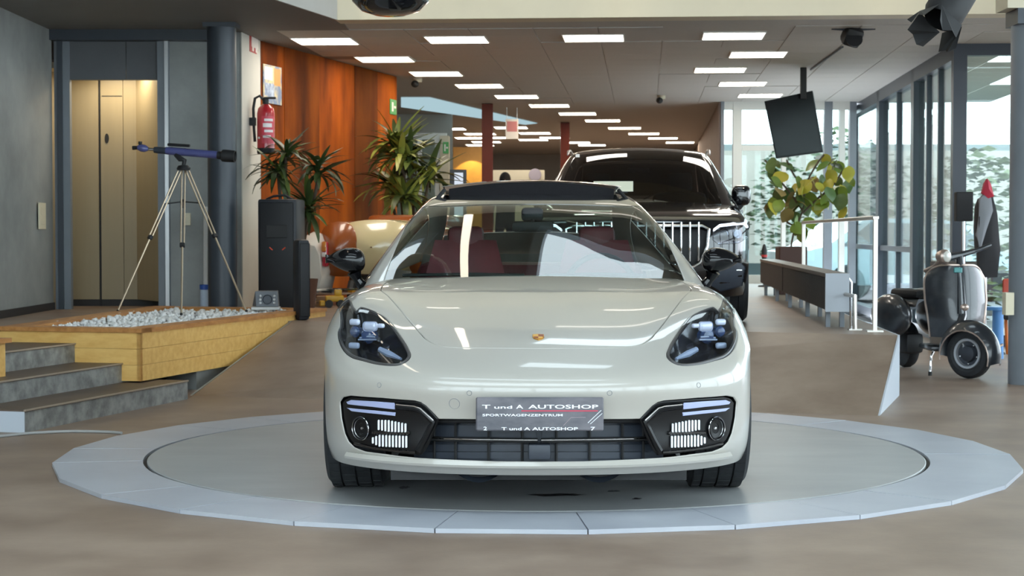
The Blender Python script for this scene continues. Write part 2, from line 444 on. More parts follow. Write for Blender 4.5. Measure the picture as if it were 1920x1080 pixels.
# ---- corten wall of four steel sheets
def rust(name, seed, k_=1.0):
    hexc = lambda r, g, b: globals()['hexc'](r * k_, g * k_, b * k_)
    m = bpy.data.materials.new(name); m.use_nodes = True; nt = m.node_tree; b = nt.nodes['Principled BSDF']
    tc = nt.nodes.new('ShaderNodeTexCoord'); mp = nt.nodes.new('ShaderNodeMapping')
    mp.inputs['Location'].default_value = (seed * 3.1, seed * 1.7, seed * 0.6); mp.inputs['Scale'].default_value = (1, 1, .28)
    nz = nt.nodes.new('ShaderNodeTexNoise'); nz.inputs['Scale'].default_value = 1.7; nz.inputs['Detail'].default_value = 5
    n2 = nt.nodes.new('ShaderNodeTexNoise'); n2.inputs['Scale'].default_value = 40; n2.inputs['Detail'].default_value = 6
    cr = nt.nodes.new('ShaderNodeValToRGB'); e = cr.color_ramp.elements
    e[0].position = .36; e[0].color = hexc(106, 48, 14); e[1].position = .62; e[1].color = hexc(206, 104, 20)
    k = e.new(.5); k.color = hexc(170, 80, 14)
    mx = nt.nodes.new('ShaderNodeMixRGB'); mx.blend_type = 'OVERLAY'; mx.inputs[0].default_value = .12
    nt.links.new(tc.outputs['Object'], mp.inputs[0]); nt.links.new(mp.outputs[0], nz.inputs[0]); nt.links.new(tc.outputs['Object'], n2.inputs[0])
    nt.links.new(nz.outputs['Fac'], cr.inputs[0]); nt.links.new(cr.outputs[0], mx.inputs[1]); nt.links.new(n2.outputs['Color'], mx.inputs[2])
    nt.links.new(mx.outputs[0], b.inputs['Base Color']); b.inputs['Roughness'].default_value = .85; b.inputs['Specular IOR Level'].default_value = .15
    return m
cw = thing('wall_corten', 'rust orange weathered steel wall of upright sheets', None, (-2.57, 18.06, 0), AU, kind='structure')
cuts = [0, .62, 1.62, 2.75, 3.55, 4.28]
for k in range(5):
    MB().box(-.06 - .004 * (k % 2), 0.0 + .004 * (k % 2), cuts[k] + .003, cuts[k + 1] - .003, ZP, ZC).build('steel_sheet', rust('rust_%d' % k, k, (.84, .70, .90, .62, .86)[k]), cw)
MB().box(-.3, -.06, 0, 4.27, ZP, ZC).build('wall_core', M_conc, cw)
# ================================================================ front room shell (mostly behind the camera)
M_floorwall = mat('pale_wall', hexc(205, 204, 200), 0.7, noise=.02, scale=2)
shell = []
def wallwin(name, p0, p1, z0, z1, n, wz0, wz1, label, mull=.10):
    """a wall from p0 to p1 with n tall openings, glazed"""
    p0 = Vector(p0); p1 = Vector(p1); L = (p1 - p0).length; ang = math.atan2(p1.y - p0.y, p1.x - p0.x)
    r = thing(name, label, None, (p0.x, p0.y, 0), ang, kind='structure')
    MB().box(0, L, 0, .2, z0, wz0).build('wall_below', M_floorwall, r)
    MB().box(0, L, 0, .2, wz1, z1).build('wall_above', M_floorwall, r)
    for k in range(n + 1):
        x = L * k / n
        MB().box(max(0, x - mull), min(L, x + mull), 0.0, .2, wz0, wz1).build('pier', M_gsteel, r)
    for k in range(n):
        MB().box(L * k / n + mull, L * (k + 1) / n - mull, .09, .11, wz0, wz1).build('pane', M_glass, r)
    return r
wallwin('wall_back', (9, -3), (-9, -3), 0, 6.6, 6, .3, 6.2, 'glazed front wall of the showroom behind the viewer')
wallwin('wall_right', (9, 14.6), (9, -3), 0, 6.6, 5, .35, 6.2, 'glazed side wall of the showroom on the right')
wl2 = MB().box(-9.2, -9, -3, 17, 0, 6.6).build('wall_side', M_floorwall); struct(wl2, 'pale side wall of the showroom far left')
# roof of the front room with roof lights
rf = thing('ceiling_atrium', 'grey high ceiling of the front room with roof lights', None, (0, 0, 0), AU, kind='structure')
M_hiceil = mat('high_ceiling_paint', hexc(84, 84, 84), .7, noise=.03, scale=2)
holes = [(-6.6, -4.95, 12.9, 14.25), (-3.62, -1.75, 13.1, 14.55), (-3.1, -1.5, 10.5, 11.4), (-4.2, .2, 6.1, 7.0), (-4.8, 3.2, .6, 4.4)]
xs = sorted(set([-15, 10.5] + [h[0] for h in holes] + [h[1] for h in holes])); ys = sorted(set([-6, 18] + [h[2] for h in holes] + [h[3] for h in holes]))
for i in range(len(xs) - 1):
    for j in range(len(ys) - 1):
        cx, cy = (xs[i] + xs[i + 1]) / 2, (ys[j] + ys[j + 1]) / 2
        if any(h[0] < cx < h[1] and h[2] < cy < h[3] for h in holes): continue
        MB().box(xs[i], xs[i + 1], ys[j], ys[j + 1], 6.6, 6.7).build('roof_panel', M_hiceil, rf)
for h in holes:
    k = MB(); t = .14
    k.box(h[0], h[1], h[2], h[2] + t, 6.56, 6.72).box(h[0], h[1], h[3] - t, h[3], 6.56, 6.72).box(h[0], h[0] + t, h[2] + t, h[3] - t, 6.56, 6.72).box(h[1] - t, h[1], h[2] + t, h[3] - t, 6.56, 6.72)
    k.build('roof_light_kerb', M_gsteel, rf)
    MB().box(h[0] + t, h[1] - t, h[2] + t, h[3] - t, 6.70, 6.715).build('roof_light_pane', M_glass, rf)
# long tube lamps under the high ceiling
E_tube = emis('tube_lamp', (1.0, .86, .68, 1), 9.0)
for (x, y0, y1, lb) in ((-.74, 12.6, 15.7, 'long tube lamp hung left under the high ceiling'), (-2.2, 9.3, 11.2, 'short tube lamp hung far left under the high ceiling')):
    t = thing('tube_lamp', lb, 'lamp', (x, y0, 6.2))
    MB().tube([(0, 0, 0), (0, y1 - y0, 0)], .05, 10).build('tube', E_tube, t)
    MB().box(-.05, .05, 0, y1 - y0, .05, .10).build('housing', M_lframe, t)
    MB().tube([(0, .3, .1), (0, .3, .4)], .008, 6).build('hanger', M_alu, t); MB().tube([(0, y1 - y0 - .3, .1), (0, y1 - y0 - .3, .4)], .008, 6).build('hanger', M_alu, t)

# ================================================================ hall behind
wb = MB().box(-14, 14, 44, 44.3, ZP, ZC + .1).build('wall_rear', mat('grey_rear_wall', hexc(150, 146, 138), .7, noise=.08, scale=1.2)); struct(wb, 'grey concrete rear wall at the end of the hall')
wlh = MB().box(-14.3, -14, 13, 44, 0, ZC + .3).build('wall_hall_left', M_floorwall); struct(wlh, 'pale left wall of the rear hall')
# ---- turntable
TC = Vector((0.125, 9.36, 0)); TT = 0.02
M_disc = mat('turntable_disc', hexc(152, 154, 155), 0.42, col2=hexc(178, 179, 178), scale=1.1, bump=.03, bscale=50, stretch=(1, 2.5, 1), lo=.3, hi=.7, rnoise=.12)
M_ring = mat('turntable_ring', hexc(172, 176, 186), 0.38, col2=hexc(190, 194, 202), scale=2.0, bump=.02, bscale=50, lo=.3, hi=.7, rnoise=.1)
tt = thing('turntable', 'round grey car turntable with a ring of flat edge panels', 'turntable', (TC.x, TC.y, 0))
RD, RI, RO, NP = 2.03, 2.05, 2.50, 26
MB().lathe([(0, 0.001), (RD, 0.001), (RD, TT - .003), (RD - .004, TT), (0, TT)], 128).build('disc', M_disc, tt)
MB().lathe([(RD + .001, .001), (RI, .001), (RI, .006), (RD + .001, .006)], 128, close=True).build('gap_ring', M_black, tt)
random.seed(2)
for (px, py, w_, d_) in ((1042, 928, .13, .012), (1150, 921, .03, .008), (758, 914, .03, .012), (1195, 935, .025, .008)):
    p = at_z(px, py, TT) - Vector((TC.x, TC.y, 0)); st_m = MB(); n_ = 18
    st_m.v = [(p.x + w_ * math.cos(2 * PI * k / n_) * random.uniform(.6, 1.1), p.y + d_ * 4 * math.sin(2 * PI * k / n_) * random.uniform(.5, 1.2) + .1 * w_ * math.cos(2 * PI * k / n_), TT + .0006) for k in range(n_)]
    st_m.f = [tuple(range(n_))]; st_m.build('oil_stain', mat('oil_stain', hexc(44, 42, 46), .35), tt)
ph0 = -PI / 2 + math.asin(.173 / RO)
for k in range(NP):
    a0 = ph0 + 2 * PI * k / NP; a1 = ph0 + 2 * PI * (k + 1) / NP; g = .0012
    inn = [(RI * math.cos(a0 + (a1 - a0) * q / 5 + (g if q == 0 else -g if q == 5 else 0)), RI * math.sin(a0 + (a1 - a0) * q / 5 + (g if q == 0 else -g if q == 5 else 0))) for q in range(5, -1, -1)]
    out = [(RO * math.cos(a0 + g), RO * math.sin(a0 + g)), (RO * math.cos(a1 - g), RO * math.sin(a1 - g))]
    MB().prism(out + inn, .001, TT - .0005 * (k % 3)).build('edge_panel', M_ring, tt)

# slim uplight bars on the fascia
for (x0, x1, z, lb) in ((-1.5, -.6, 4.62, 'slim light bar on the upper fascia, left one'), (1.0, 2.1, 4.75, 'slim light bar on the upper fascia, right one'), (.5, 1.9, 6.2, 'slim light bar high on the upper fascia')):
    p = f0 + Wx * (x0 - f0.x); t = thing('wall_light', lb, 'lamp', (p.x, p.y - .01, z), AW)
    MB().box(0, x1 - x0, -.06, 0, -.03, .03).build('housing', M_lframe, t); MB().box(.01, x1 - x0 - .01, -.066, -.06, -.06, .06).build('diffuser', emis('wall_light_diffuser', (1, .93, .82, 1), 3.0), t)

# unseen warm spotlights added to brighten the fascia
for k, (x, lb) in enumerate(((-2.6, 'far left'), (-.2, 'left of centre'), (2.2, 'right of centre'), (4.6, 'far right'))):
    t = thing('fill_spotlight', 'small added warm spotlight under the high ceiling, %s' % lb, 'lamp', (x, 13.6 - .075 * x, 6.35))
    MB().lathe([(0, .12), (.05, .12), (.06, -.04), (.05, -.04), (.045, 0), (0, 0)], 16, Matrix.Rotation(.7, 4, 'X')).build('can', M_white, t, SM); MB().tube([(0, 0, .1), (0, 0, .25)], .012, 6).build('stem', M_white, t)
    L_ = bpy.data.lights.new('fill_lamp', 'SPOT'); L_.energy = 140; L_.color = (1, .86, .64); L_.spot_size = .85; L_.spot_blend = .6; L_.shadow_soft_size = .06
    lo2 = bpy.data.objects.new('fill_lamp', L_); COL.objects.link(lo2); lo2.parent = t; lo2.location = (0, .03, -.05); lo2.rotation_euler = (.64, 0, 0)
# ================================================================ smooth body surfaces
def bs_basis(n, t):
    """clamped uniform cubic B-spline basis, t in 0..n-3"""
    t = np.clip(np.asarray(t, float), 0, n - 3 - 1e-9)
    kn = np.array([0.0] * 3 + list(range(0, n - 2)) + [n - 3.0] * 3)
    B = np.zeros((len(t), len(kn) - 1))
    B[np.arange(len(t)), 3 + np.floor(t).astype(int)] = 1.0
    for p in range(1, 4):
        N = np.zeros_like(B)
        for i in range(len(kn) - 1 - p):
            d1 = kn[i + p] - kn[i]; d2 = kn[i + p + 1] - kn[i + 1]
            if d1 > 0: N[:, i] += (t - kn[i]) / d1 * B[:, i]
            if d2 > 0: N[:, i] += (kn[i + p + 1] - t) / d2 * B[:, i + 1]
        B = N
    return B[:, :n]

class Surf:
    def __init__(s, net, origin, yaw=0.0, sign=1):
        half = np.array(net, float)                    # rows x columns from the centre line outwards
        left = half[:, :0:-1].copy(); left[:, :, 0] *= -1
        s.net = np.concatenate([left, half], 1); s.R, s.C = s.net.shape[:2]
        s.ma = s.C - 3.0; s.mt = s.R - 3.0; s.mid = s.ma / 2; s.o = np.array(origin, float); s.yaw = yaw; s.sign = sign
    def P(s, a, t):
        return np.einsum('ki,kj,ijd->kd', bs_basis(s.R, t), bs_basis(s.C, a), s.net)
    def J(s, a, t):
        a = np.asarray(a, float); t = np.asarray(t, float); e = 1e-3
        a0, a1 = np.clip(a - e, 0, s.ma), np.clip(a + e, 0, s.ma); t0, t1 = np.clip(t - e, 0, s.mt), np.clip(t + e, 0, s.mt)
        return (s.P(a1, t) - s.P(a0, t)) / (a1 - a0)[:, None], (s.P(a, t1) - s.P(a, t0)) / (t1 - t0)[:, None]
    def N(s, a, t):
        ja, jt = s.J(a, t); n = np.cross(ja, jt) * s.sign
        return n / (np.linalg.norm(n, axis=1)[:, None] + 1e-12)
    def world(s, p):
        c, q = math.cos(s.yaw), math.sin(s.yaw)
        return np.stack([p[:, 0] * c - p[:, 1] * q, p[:, 0] * q + p[:, 1] * c, p[:, 2]], 1) + s.o
    def proj(s, p):
        w = s.world(p) - np.array(CAM); c, q = math.cos(PITCH), math.sin(PITCH)
        d = w[:, 1] * c - w[:, 2] * q; u = w[:, 1] * q + w[:, 2] * c
        return np.stack([960 + FPX * w[:, 0] / d, 540 - FPX * u / d], 1)
    def inv(s, pts, t0=0.0, t1=1e9, a0=0.0, a1=1e9):
        """surface parameters of points seen in the front elevation"""
        a1 = min(a1, s.ma); t1 = min(t1, s.mt)
        ga, gt = np.meshgrid(np.linspace(a0, a1, 160), np.linspace(t0, t1, 220)); ga = ga.ravel(); gt = gt.ravel()
        q = s.proj(s.P(ga, gt)); out = []
        for p in pts:
            k = np.argmin(((q - np.array(p)) ** 2).sum(1)); a, t = ga[k], gt[k]
            for _ in range(8):
                b = s.proj(s.P(np.array([a, a + 1e-3, a]), np.array([t, t, t + 1e-3])))
                Jm = np.stack([(b[1] - b[0]) / 1e-3, (b[2] - b[0]) / 1e-3], 1)
                try: d = np.linalg.lstsq(Jm, np.array(p) - b[0], rcond=1e-3)[0]
                except Exception: break
                d = np.clip(d, -.15, .15); a = float(np.clip(a + d[0], a0, a1)); t = float(np.clip(t + d[1], t0, t1))
            out.append((a, t))
        return out
    def mir(s, loop): return [(s.ma - a, t) for a, t in loop][::-1]

def smooth_loop(pts, closed=True, sub=4):
    p = [np.array(q, float) for q in pts]; n = len(p); out = []
    for i in range(n if closed else n - 1):
        g = lambda k: p[k % n] if closed else p[min(max(k, 0), n - 1)]
        a, b, c, d = g(i - 1), g(i), g(i + 1), g(i + 2)
        for k in range(sub):
            u = k / sub
            out.append(tuple(.5 * (2 * b + (c - a) * u + (2 * a - 5 * b + 4 * c - d) * u * u + (3 * b - a - 3 * c + d) * u ** 3)))
    if not closed: out.append(tuple(p[-1]))
    return out

def densify(loop, sa, st, step, closed=True):
    out = []; n = len(loop)
    for i in range(n if closed else n - 1):
        a = np.array(loop[i]); b = np.array(loop[(i + 1) % n])
        L = math.hypot((b[0] - a[0]) * sa, (b[1] - a[1]) * st); m = max(1, int(math.ceil(L / step)))
        for k in range(m): out.append(tuple(a + (b - a) * k / m))
    if not closed: out.append(tuple(loop[-1]))
    return out

def area2(l): return sum(l[i][0] * l[(i + 1) % len(l)][1] - l[(i + 1) % len(l)][0] * l[i][1] for i in range(len(l)))

def inside_many(P, loops):
    x, y = P[:, 0], P[:, 1]; r = np.zeros(len(P), bool)
    for l in loops:
        L = np.array(l); A = L; B = np.roll(L, -1, 0)
        for (x0, y0), (x1, y1) in zip(A, B):
            if y0 == y1: continue
            c = ((y0 > y) != (y1 > y)) & (x < (x1 - x0) * (y - y0) / (y1 - y0) + x0)
            r ^= c
    return r

def patch(S_, loops, name, m, parent, step=0.03, groove=0.004, depth=0.006, off=0.0, bowl=0.0, solid=0.0):
    """a panel of the surface bounded by parameter loops (first the outer one, then holes)"""
    ja, jt = S_.J(np.array([S_.mid + .5 * S_.mid * .5]), np.array([S_.mt * .5])); sa = np.linalg.norm(ja); st = np.linalg.norm(jt)
    L = []
    for k, l in enumerate(loops):
        l = [(min(max(a, 0), S_.ma), min(max(t, 0), S_.mt)) for a, t in l]
        d = densify(l, sa, st, step * .5)
        if (area2(d) > 0) != (k == 0): d = d[::-1]
        L.append(d)
    rings = []
    if groove > 0:
        for d in L:
            D = np.array(d); a, t = D[:, 0], D[:, 1]; p = S_.P(a, t); T = np.roll(p, -1, 0) - np.roll(p, 1, 0)
            n = S_.N(a, t); B = np.cross(n, T); B /= (np.linalg.norm(B, axis=1)[:, None] + 1e-12)
            q = np.roll(D, -1, 0) - np.roll(D, 1, 0); q = np.stack([-q[:, 1] * st / sa, q[:, 0] * sa / st], 1)
            A_, T_ = S_.J(a, t); dirn = A_ * q[:, :1] + T_ * q[:, 1:]
            B *= np.sign((B * dirn).sum(1))[:, None]
            w = []
            for i in range(len(D)):
                w.append(np.linalg.lstsq(np.stack([A_[i], T_[i]], 1), B[i] * groove, rcond=None)[0])
            w = np.array(w); lim = 0.2; w = np.clip(w, -lim, lim)
            rings.append((D + w * .25, D + w, B))
    cons, V2, kind = [], [], []
    def addloop(l, kd):
        b = len(V2); n = len(l)
        V2.extend([(float(x) * sa, float(y) * st) for x, y in l]); kind.extend([kd] * n); cons.extend([(b + i, b + (i + 1) % n) for i in range(n)])
    Bs = []
    if groove > 0:
        for (r0, r1, B) in rings: addloop(r0, 1); Bs.append(B); addloop(r1, 0)
        test = [[tuple(x) for x in r[0]] for r in rings]; inner = [[tuple(x) for x in r[1]] for r in rings]
    else:
        for d in L: addloop(d, 0)
        test = inner = L
    A = np.array([p for l in inner for p in l])
    lo, hi = A.min(0), A.max(0)
    na = max(2, int((hi[0] - lo[0]) * sa / step)); nt = max(2, int((hi[1] - lo[1]) * st / step))
    ga, gt = np.meshgrid(np.linspace(lo[0], hi[0], na + 1)[1:-1] if na > 1 else [], np.linspace(lo[1], hi[1], nt + 1)[1:-1] if nt > 1 else [])
    G = np.stack([ga.ravel(), gt.ravel()], 1)
    if len(G):
        G = G[inside_many(G, inner)]
        Am = A * np.array([sa, st]); keep = np.ones(len(G), bool)
        for i, g in enumerate(G * np.array([sa, st])):
            if ((Am - g) ** 2).sum(1).min() < (step * .45) ** 2: keep[i] = False
        G = G[keep]
    V2.extend([(float(x) * sa, float(y) * st) for x, y in G]); kind.extend([0] * len(G))
    res = delaunay_2d_cdt([Vector(v) for v in V2], cons, [], 0, 1e-7)
    ov, of, orig = res[0], res[2], res[3]
    pv = np.array([(v[0] / sa, v[1] / st) for v in ov])
    tri = np.array([f for f in of if len(f) == 3])
    cen = pv[tri].mean(1); tri = tri[inside_many(cen, test)]
    P3 = S_.P(pv[:, 0], pv[:, 1]); n3 = S_.N(pv[:, 0], pv[:, 1]); nn = n3.copy()
    if off: P3 = P3 + n3 * off
    if bowl:
        Am = np.array([p for l in test for p in l]) * np.array([sa, st]); pm = pv * np.array([sa, st])
        dist = np.array([math.sqrt(((Am - g) ** 2).sum(1).min()) for g in pm]); mx = dist.max() + 1e-9
        P3 = P3 - n3 * (bowl * np.minimum(1, dist / (mx * .45)) ** .6)[:, None]
    if groove > 0:
        allB = np.concatenate(Bs); idx = {}
        src = [i for i, kd in enumerate(kind) if kd == 1]; rank = {s_: k for k, s_ in enumerate(src)}
        for i, o in enumerate(orig):
            for s_ in o:
                if s_ in rank:
                    P3[i] = P3[i] - n3[i] * depth; q = n3[i] * .35 - allB[rank[s_]] * .94; nn[i] = q / np.linalg.norm(q); break
    used = np.unique(tri); remap = -np.ones(len(pv), int); remap[used] = np.arange(len(used))
    tri = remap[tri]; P3 = P3[used]; nn = nn[used]
    fn = np.cross(P3[tri[:, 1]] - P3[tri[:, 0]], P3[tri[:, 2]] - P3[tri[:, 0]]); flip = (fn * nn[tri].mean(1)).sum(1) < 0
    tri[flip] = tri[flip][:, ::-1]
    me = bpy.data.meshes.new(name); me.from_pydata(P3.tolist(), [], tri.tolist()); me.update()
    me.polygons.foreach_set('use_smooth', [True] * len(me.polygons))
    if not bowl: me.normals_split_custom_set_from_vertices([tuple(x) for x in nn])
    me.materials.append(m)
    o = bpy.data.objects.new(name, me); COL.objects.link(o); o.parent = parent
    if solid:
        md = o.modifiers.new('solid', 'SOLIDIFY'); md.thickness = solid; md.offset = -1
    return o
# ================================================================ the grey saloon on the turntable
CO = Vector((0.112, 7.13, TT + .003))
M_paint = mat('chalk_grey_paint', hexc(178, 174, 166), 0.30, coat=.8, spec=.5)
M_gloss = mat('gloss_black', (0.008, 0.008, 0.009, 1), 0.08, coat=1.0)
M_ibk = mat('intake_black', (.006, .006, .007, 1), .28, spec=.35)
M_mbk = mat('mirror_black', (.006, .006, .007, 1), .10, spec=.4)
M_tyre = mat('tyre_rubber', hexc(38, 40, 43), 0.7, noise=.15, scale=30, bump=.1, bscale=150)
M_chrome = mat('chrome', (.85, .85, .86, 1), 0.08, metal=1.0)
M_dplast = mat('dark_blue_grey_plastic', hexc(52, 58, 68), 0.45, noise=.08, scale=20)
M_lplast = mat('pale_slat_plastic', hexc(240, 242, 246), 0.35)
M_ws = glass('windscreen_glass', (.62, .72, .70, 1), 1.65)
M_tint = glass('tinted_glass', (.25, .28, .28, 1), 1.6)
M_leather = mat('burgundy_leather', hexc(122, 32, 44), 0.45, noise=.1, scale=10, bump=.1, bscale=200)
M_cabin = mat('black_cabin', hexc(30, 30, 32), 0.6, noise=.1, scale=10)

car = thing('sports_saloon', 'light grey low sports saloon facing forward on the turntable', 'car', CO)

colx = [0, .18, .36, .52, .66, .78, .87, .925, 1.0]
def h_(x): return 1 - (1 - min(1, x) ** 2.4) ** (1 / 1.8)
rows = []
for (y0, z0, yE, zE, W) in ((.085, .160, .61, .165, .900), (.035, .20, .59, .205, .918), (.012, .248, .575, .26, .926), (.035, .34, .56, .36, .930),
                            (.020, .45, .565, .46, .932), (-.012, .53, .585, .545, .935), (.045, .582, .605, .59, .937), (.14, .628, .63, .625, .940)):
    r = []
    for k, x in enumerate(colx):
        xx = W * x if k == 8 else x * W / .955
        xi = xx / W; r.append((xx, y0 + (yE - y0) * h_(xi), z0 + (zE - z0) * xi ** 2))
    rows.append(r)
def hr(xs, ys, zs): rows.append(list(zip(xs, ys, zs)))
X0 = [0, .18, .36, .52, .66, .78, .865, .915, .948]; X1 = [0, .18, .36, .52, .66, .78, .87, .925, .960]
hr(X0, [.28, .285, .30, .335, .39, .47, .56, .625, .665], [.690, .689, .686, .683, .690, .705, .705, .685, .650])
hr(X0, [.48, .485, .495, .515, .55, .60, .665, .72, .765], [.752, .751, .748, .748, .777, .805, .795, .75, .69])
hr(X1, [.82, .82, .825, .835, .85, .87, .89, .91, .935], [.832, .831, .827, .826, .856, .882, .866, .805, .730])
hr([0, .18, .36, .52, .65, .765, .872, .938, .970], [1.2] * 9, [.892, .891, .886, .880, .898, .914, .893, .825, .725])
hr([0, .18, .36, .52, .65, .76, .862, .928, .965], [1.53] * 9, [.926, .925, .920, .912, .922, .928, .898, .82, .715])
hr([0, .18, .36, .52, .65, .755, .85, .918, .962], [1.78, 1.785, 1.79, 1.81, 1.84, 1.86, 1.87, 1.88, 1.88], [.946, .945, .941, .935, .934, .926, .893, .815, .705])
F = Surf(rows, CO, sign=1)
# ---- outlines read off the front elevation (left half), as parameters on the surface
hood_l = F.inv([(1000, 653), (892, 652), (850, 651), (821, 647), (800, 636), (787.5, 623), (767, 600), (746, 575), (728, 555), (714, 541)], t0=5, a1=F.mid)
hood_l[0] = (F.mid, hood_l[0][1])
hood_l.append((hood_l[-1][0] + .02, F.mt))
hood_l = smooth_loop(hood_l, closed=False, sub=4)
hl_px = [(676, 575), (695, 580), (713, 588.5), (727, 599), (743, 618), (757.5, 640), (766, 656), (769, 668), (760, 679), (742, 685), (711, 683), (682, 676), (659, 669), (643, 656), (634, 638), (632.5, 621), (638, 600), (648.5, 586), (662, 577)]
hl_l = smooth_loop(F.inv(hl_px, t0=5, a1=F.mid), True, 3)
in_px = [(822, 786.5), (798, 762), (788, 755.5), (776, 752.5), (715, 747.5), (656, 743), (642, 745.5), (636, 754), (638.5, 783), (645, 813), (652, 828), (663, 839), (683, 847), (717, 851.5), (750, 856), (783, 859.5), (850, 863), (930, 866), (1000, 866.5)]
in_l = F.inv(in_px, t1=6.5, a1=F.mid)
tc_ = F.inv([(1000, 786.5)], t1=6.5)[0][1]
in_l = [(F.mid, tc_)] + in_l; in_l[-1] = (F.mid, in_l[-1][1])
intake = in_l + F.mir(in_l)[1:-1]
hood_loop = hood_l + F.mir(hood_l)[1:-1] if False else hood_l + [(F.ma - a, t) for a, t in hood_l][::-1][:-1]
patch(F, [hood_loop], 'hood', M_paint, car, step=.04)
outer = [(0, 0), (F.ma, 0), (F.ma, F.mt)] + [(F.ma - a, t) for a, t in hood_l][::-1] + hood_l[1:] + [(0, F.mt)]
body = patch(F, [outer, hl_l, F.mir(hl_l), intake], 'front_body', M_paint, car, step=.04, groove=.005, depth=.007)
# ---- headlights
M_lens = glass('headlamp_lens', (.80, .84, .88, 1), 1.6)
M_hl = mat('headlamp_housing', hexc(34, 33, 35), 0.25, coat=.5)
M_led = mat('led_reflector', hexc(172, 182, 204), 0.15, coat=1.0)
M_proj = mat('projector_lens', hexc(60, 80, 120), 0.05, coat=1.0)
def loc(px, py, yl):
    p = at(px, py, CO.y + yl) - CO; return p
for sgn in (1, -1):
    l = hl_l if sgn == 1 else F.mir(hl_l)
    hd = patch(F, [l], 'headlight', M_hl, car, step=.02, groove=0, off=-.006, bowl=.085)
    patch(F, [l], 'lens', M_lens, hd, step=.02, groove=0, off=-.001)
    def X(p): return Vector((p.x * sgn, p.y, p.z))
    ring = MB(); pr = F.P(np.array([a for a, t in l]), np.array([t for a, t in l])); nr = F.N(np.array([a for a, t in l]), np.array([t for a, t in l]))
    cpt = pr.mean(0); q = [Vector(p + (cpt - p) / np.linalg.norm(cpt - p) * .009 - n * .004) for p, n in zip(pr, nr)]
    ring.tube(q, .008, 6, closed=True).build('bezel', mat('bezel_grey', hexc(72, 70, 70), .35), hd, SM)
    # four light modules round a projector
    for (px, py, w, h) in ((694, 612, .036, .022), (665, 604, .026, .014), (664, 648, .028, .014), (714, 611, .016, .010)):
        c = X(loc(px, py, .60 - (px - 640) * .0024))
        lm_ = MB().rbox(-w, w, -.010, .012, -h, h, h * .75, TR(*c) @ RZ(-.5 * sgn), 3).build('led_module', M_led, hd, SM)
    c = X(loc(690, 630, .55)); MB().lathe([(0, -.02), (.024, -.014), (.034, 0), (.034, .03), (0, .03)], 24, TR(*c) @ RZ(-.4 * sgn) @ Matrix.Rotation(-PI / 2, 4, 'X')).build('projector', M_proj, hd, SM)
    c = X(loc(665, 622, .60)); MB().lathe([(0, -.016), (.018, -.010), (.025, 0), (.025, .03), (0, .03)], 24, TR(*c) @ RZ(-.4 * sgn) @ Matrix.Rotation(-PI / 2, 4, 'X')).build('projector', M_proj, hd, SM)
    MB().tube([X(loc(675, 633.5, .56)), X(loc(690, 631, .53)), X(loc(703, 632, .51))], .004, 6).build('light_blade', M_led, hd, SM)
    MB().tube([X(loc(672, 637, .56)), X(loc(705, 637, .50))], .004, 6).build('light_blade', M_led, hd, SM)
    bl_ = MB(); pts = [X(loc(712, 655, .40)), X(loc(730, 664, .36)), X(loc(752, 673, .31))]
    bl_.tube(pts, [.012, .016, .006], 8).build('chrome_blade', M_led, hd, SM)

# ---- lower openings
ins_px = [(822, 786.5), (798, 762), (788, 755.5), (776, 752.5), (715, 747.5), (656, 743), (642, 745.5), (636, 754), (638.5, 783), (645, 813), (652, 828), (663, 839), (683, 847), (717, 851.5), (750, 856), (786, 859.5), (800, 835)]
ins_l = F.inv(ins_px, t1=6.5, a1=F.mid)
def onF(px, py, off): 
    a, t = F.inv([(px, py)], t1=6.5, a1=F.mid)[0]; p = F.P(np.array([a]), np.array([t]))[0] + F.N(np.array([a]), np.array([t]))[0] * off
    return Vector(p), Vector(F.N(np.array([a]), np.array([t]))[0])
drl_up = [(647, 753.5), (655, 750), (700, 753), (737, 756), (741, 764), (738, 769), (695, 764), (650, 759)]
drl_lo = [(647, 764.5), (657, 772), (707, 777.5), (739, 781), (740, 774), (700, 770)]
M_drl = mat('daylight_strip', hexc(176, 184, 222), 0.25, coat=.6)
